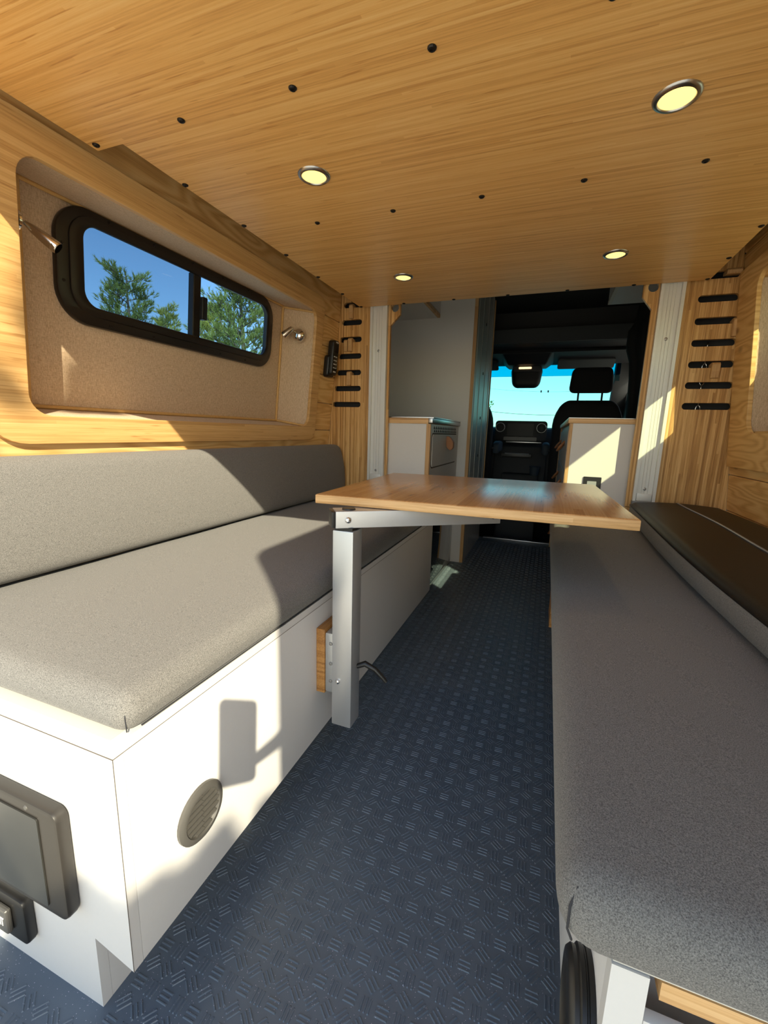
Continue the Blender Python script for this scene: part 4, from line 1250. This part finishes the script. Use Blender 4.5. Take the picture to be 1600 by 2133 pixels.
for a, b in zip(pts, pts[1:]):
    vs = [bm.verts.new(p) for p in ((a[0], a[1] - .022, a[2]), (a[0], a[1] + .022, a[2]), (b[0], b[1] + .022, b[2]), (b[0], b[1] - .022, b[2]))]
    bm.faces.new(vs)
bmesh.ops.remove_doubles(bm, verts=bm.verts, dist=1e-5)
bmesh.ops.solidify(bm, geom=list(bm.faces), thickness=0.002)
fin('webbing', bm, M['cabgrey'], sbt)
box('buckle', 0.566, 0.582, 3.925, 3.975, 1.185, 1.235, M['black'], sbt, bev=0.004)
box('tongue', 0.563, 0.5655, 3.935, 3.965, 1.20, 1.225, M['chrome'], sbt)

# ================================================================== OUTSIDE
def ray_dir(px, py):
    v = right * (px - 800) - up * (py - 1066.5) + fwd * 890.0
    return v.normalized()
def place(px, py, dist):
    return Vector((0, 0, CAM_Z)) + ray_dir(px, py) * dist

def tuft(bm, p, d, n, L, rnd, w=0.006):
    d = d.normalized()
    for _ in range(n):
        v = (d + Vector((rnd.uniform(-1, 1), rnd.uniform(-1, 1), rnd.uniform(-.7, 1))) * 0.75).normalized()
        s = v.cross(Vector((rnd.uniform(-1, 1), rnd.uniform(-1, 1), rnd.uniform(-1, 1)))).normalized() * w
        q = p + d * rnd.uniform(-.5, .5) * L
        l = L * rnd.uniform(0.6, 1.1)
        bm.faces.new((bm.verts.new(q - s), bm.verts.new(q + s), bm.verts.new(q + v * l)))

def pine_tree(base, H, label, seed, crown0=0.35, spread=0.34, nb=34, lean=(0, 0), mat='needle', dens=1.0):
    rnd = random.Random(seed)
    t = thing('pine_tree', base, label, 'tree', 'pines outside the side window')
    base = Vector(base)
    tr = [base + Vector((lean[0] * s * s * H + 0.05 * math.sin(s * 7 + seed), lean[1] * s * s * H + 0.05 * math.cos(s * 5), H * s)) for s in [k / 10 for k in range(11)]]
    def at(s):
        k = min(int(s * 10), 9); f = s * 10 - k
        return tr[k].lerp(tr[k + 1], f)
    tube('trunk', tr, [0.020 * H * (1 - 0.9 * k / 10) for k in range(11)], M['bark'], t, 9)
    bb = bmesh.new(); fb = bmesh.new()
    for i in range(nb):
        s = crown0 + (0.99 - crown0) * (i / nb) ** 0.9
        a = i * 2.4 + rnd.uniform(-.5, .5)
        L = H * spread * (1.05 - 0.80 * (s - crown0) / (1 - crown0)) * rnd.uniform(0.55, 1.15)
        p = at(s)
        d = Vector((math.cos(a), math.sin(a), rnd.uniform(0.10, 0.45))).normalized()
        pts = [p]
        for k in range(1, 6):
            f = k / 5
            pts.append(p + d * L * f + Vector((0, 0, 0.12 * L * f * f)) + Vector((rnd.uniform(-1, 1), rnd.uniform(-1, 1), rnd.uniform(-.5, .5))) * 0.03 * L)
        add_tube(bb, pts, [0.006 * H * (1 - s * .7) * (1 - 0.8 * k / 5) for k in range(6)], 5)
        # side twigs, each ending in a clump of needle tufts
        nt_ = 7
        for q in range(nt_):
            f = 0.30 + 0.70 * q / (nt_ - 1)
            k = min(int(f * 5), 4)
            pp = pts[k].lerp(pts[k + 1], f * 5 - k)
            sdv = Vector((-d.y, d.x, 0)) * (1 if q % 2 else -1) * (0.9 if q < nt_ - 1 else 0.0)
            tip = pp + (sdv + d * 0.6 + Vector((0, 0, rnd.uniform(.25, .7)))).normalized() * L * rnd.uniform(.12, .26)
            add_tube(bb, [pp, tip], [0.0022 * H, 0.001 * H], 4)
            for z in range(int(5 * dens)):
                off = Vector((rnd.gauss(0, 1), rnd.gauss(0, 1), rnd.gauss(0, .6))) * 0.014 * H
                tuft(fb, tip.lerp(pp, rnd.uniform(-.1, .7)) + off, Vector((0, 0, 0.7)) + d * .5 + off.normalized() * .7, 16, 0.019 * H, rnd, 0.0011 * H)
    fin('branches', bb, M['bark'], t)
    f = fin('foliage', fb, M[mat], t)
    f['kind'] = 'stuff'
    return t
def on_ground(px, py, dist):
    p = place(px, py, dist)
    return (p.x, p.y, -0.68), p.z + 0.68
# pines beyond the left window; crown tops set from their sight lines
b, h = on_ground(262, 565, 11.0); pine_tree(b, h, 'dark pine with long level boughs seen in the rear window pane', 3, 0.55, 0.24, 26, mat='needle', dens=1.5)
b, h = on_ground(505, 570, 12.0); pine_tree(b, h * 1.10, 'tall pine with a visible grey trunk in the front window pane', 5, 0.45, 0.20, 50, mat='needle', dens=1.5)
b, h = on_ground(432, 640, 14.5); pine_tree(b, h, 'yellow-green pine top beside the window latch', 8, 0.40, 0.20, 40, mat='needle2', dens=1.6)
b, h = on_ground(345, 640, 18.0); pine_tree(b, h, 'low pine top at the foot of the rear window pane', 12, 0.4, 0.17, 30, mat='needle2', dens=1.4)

# leafy tree in front of the van: only a few twig tips show at the windshield's left edge
def leafy(base, H, label, seed, R, n, tips=()):
    rnd = random.Random(seed)
    t = thing('leafy_tree', base, label, 'tree')
    base = Vector(base)
    tube('trunk', [base, base + Vector((0.05, 0, H * .5)), base + Vector((0, 0.05, H * 0.8))], [0.05 * R + .04, 0.04, 0.02], M['bark'], t, 8)
    fb = bmesh.new(); bb = bmesh.new()
    def leafc(p, s):
        d = Vector((rnd.uniform(-1, 1), rnd.uniform(-1, 1), rnd.uniform(-1, 1))).normalized()
        e = d.cross(Vector((rnd.uniform(-1, 1), rnd.uniform(-1, 1), rnd.uniform(-1, 1)))).normalized()
        fb.faces.new([fb.verts.new(p + q) for q in (Vector((0, 0, 0)), d * s * .5 + e * s * .25, d * s, d * s * .5 - e * s * .25)])
    for _ in range(n):
        v = Vector((rnd.gauss(0, 1), rnd.gauss(0, 1), rnd.gauss(0, 1))).normalized() * R * rnd.uniform(0.55, 1.0)
        v.z *= 0.55
        leafc(base + Vector((0, 0, H - R * 0.5)) + v, 0.16)
    for tp in tips:
        tp = Vector(tp)
        add_tube(bb, [base + Vector((0, 0, H * .7)), base.lerp(tp, .6) + Vector((0, 0, H * .35)), tp], [0.03, 0.015, 0.004], 5)
        for _ in range(16):
            leafc(tp + Vector((rnd.gauss(0, .06), rnd.gauss(0, .06), rnd.gauss(0, .045))), 0.09)
    if tips: fin('branches', bb, M['bark'], t)
    f = fin('foliage', fb, M['leaf'], t); f['kind'] = 'stuff'
    return t
p1 = place(1022, 840, 14.0); p2 = place(1017, 872, 14.0)
bp = place(950, 905, 14.5)
leafy((bp.x, bp.y, -0.68), 2.6, 'yellow-green leafy tree, twig tips at the windshield left edge', 21, 0.9, 900, [p1, p2])
# overhead lines in front
for (py0, py1, name) in ((853, 857, 'lower dark overhead line across the windshield sky'), (806, 806, 'upper faint overhead line across the windshield sky')):
    a = place(960, py0 - 3, 40.0); b = place(1330, py1, 40.0)
    pts = [a.lerp(b, k / 12) + Vector((0, 0, -0.45 * math.sin(math.pi * k / 12))) for k in range(13)]
    o = tube('power_line', pts, 0.018 if py0 > 830 else 0.008, M['wire'], None, 6, base=a)
    tag(o, name, 'power line', 'overhead lines')
for px, lab in ((960, 'timber utility pole hidden behind the tall cabinet'), (1330, 'timber utility pole hidden behind the right rail')):
    p = place(px, 850, 40.0); q = place(px, 803, 40.0)
    t = thing('utility_pole', (p.x, p.y + 0.16, -0.68), lab, 'pole', 'utility poles')
    tube('post', [(p.x, p.y + 0.16, -0.68), (p.x, p.y + 0.16, q.z + 0.5)], [0.14, 0.11], M['bark'], t, 10)
    box('crossarm', p.x - 0.6, p.x + 0.6, p.y + 0.02, p.y + 0.05, q.z - 0.05, q.z + 0.05, M['bark'], t)
# unseen shrub shape added to cast the photographer's shadow on the bench foot
rnd = random.Random(4)
sd = Vector((-0.707, 0.707, 0)); ud = Vector((0.707, 0.707, 0))
SD = -2.6
def sunpos(u, v, s=SD):          # u across the sun's path, v height of its shadow ray over the origin
    q = sd * s + ud * u
    return Vector((q.x, q.y, v - 0.677 * s))
c0 = sunpos(-0.09, 0.60)
t = thing('body_shadow_shrub', (c0.x, c0.y, -0.68), 'unseen leafy shape added behind the van to cast the shadow of the photographer', 'shrub')
tube('stem', [(c0.x, c0.y, -0.68), (c0.x + .03, c0.y, 0.6), (c0.x, c0.y + .03, c0.z - .3)], [0.05, 0.035, 0.02], M['bark'], t, 8)
tube('recess_shade_branch', [(c0.x, c0.y, c0.z - .4), sunpos(-0.40, 1.0), sunpos(-0.40, 1.75), sunpos(-0.27, 2.0)], [0.012, 0.008, 0.006, 0.004], M['bark'], t, 6)  # added to carry the leaves that shade the window recess
fb = bmesh.new()
def shleaf(p, s):
    d = Vector((rnd.uniform(-1, 1), rnd.uniform(-1, 1), rnd.uniform(-1, 1))).normalized()
    e = d.cross(Vector((rnd.uniform(-1, 1), rnd.uniform(-1, 1), rnd.uniform(-1, 1)))).normalized()
    fb.faces.new([fb.verts.new(p + q) for q in (-d * s * .5, e * s * .3, d * s * .5, -e * s * .3)])
for _ in range(11000):
    u = rnd.uniform(-0.34, 0.18)
    vt = 0.63 + 0.02 * math.sin(u * 23) + 0.012 * math.sin(u * 61)
    if 0.03 < u < 0.10: vt -= 0.06
    if u < -0.2: vt -= (-0.2 - u) * 0.5
    v = vt - rnd.random() ** 1.3 * 1.2
    shleaf(sunpos(u, v, SD + rnd.uniform(-.25, .25)), 0.075)
for (uc, vc, ru, rv, n) in ((-0.245, 2.03, 0.060, 0.075, 420), (-0.29, 1.96, 0.035, 0.04, 160), (-0.365, 1.79, 0.035, 0.025, 120)):  # leaf clusters added to block sun from the window recess
    for _ in range(n):
        a = rnd.uniform(0, 6.283); r = math.sqrt(rnd.random())
        shleaf(sunpos(uc + ru * r * math.cos(a), vc + rv * r * math.sin(a), SD + rnd.uniform(-.12, .12)), 0.05)
f = fin('foliage', fb, M['leaf'], t); f['kind'] = 'stuff'

# phone (the picture's own camera, seen by its shadow)
ph = thing('smartphone', Vector((0, 0, CAM_Z)) + right * 0.072 - fwd * 0.014 - up * 0.12, 'black smartphone held at the rear of the van', 'phone')
pc = Vector((0, 0, CAM_Z)) + right * 0.072 - fwd * 0.014 - up * 0.045
def PH(a, b, t): return pc + right * a + up * b - fwd * t
plate('body', [rrect(-0.039, 0.039, -0.080, 0.080, 0.011, 5)], -0.004, 0.004, PH, M['black'], ph, bevel=0.0015)
plate('display', [rrect(-0.035, 0.035, -0.076, 0.076, 0.008, 5)], 0.0041, 0.0046, PH, M['screen'], ph)
ba = thing('hand_shadow_arm', (0.77, -0.46, 1.42), 'unseen black arm added to cast the shadow of the photographing hand', 'arm')  # added unseen arm casts the shadow of the photographer's hand
tube('hand_shadow_rod', [PH(0.041, -0.035, 0.004), (0.45, -0.25, 1.13), (0.755, -0.46, 1.425)], [0.012, 0.016, 0.018], M['black'], ba, 10)
box('hand_shadow_clamp', 0.735, 0.759, -0.49, -0.43, 1.39, 1.46, M['black'], ba, bev=0.004)
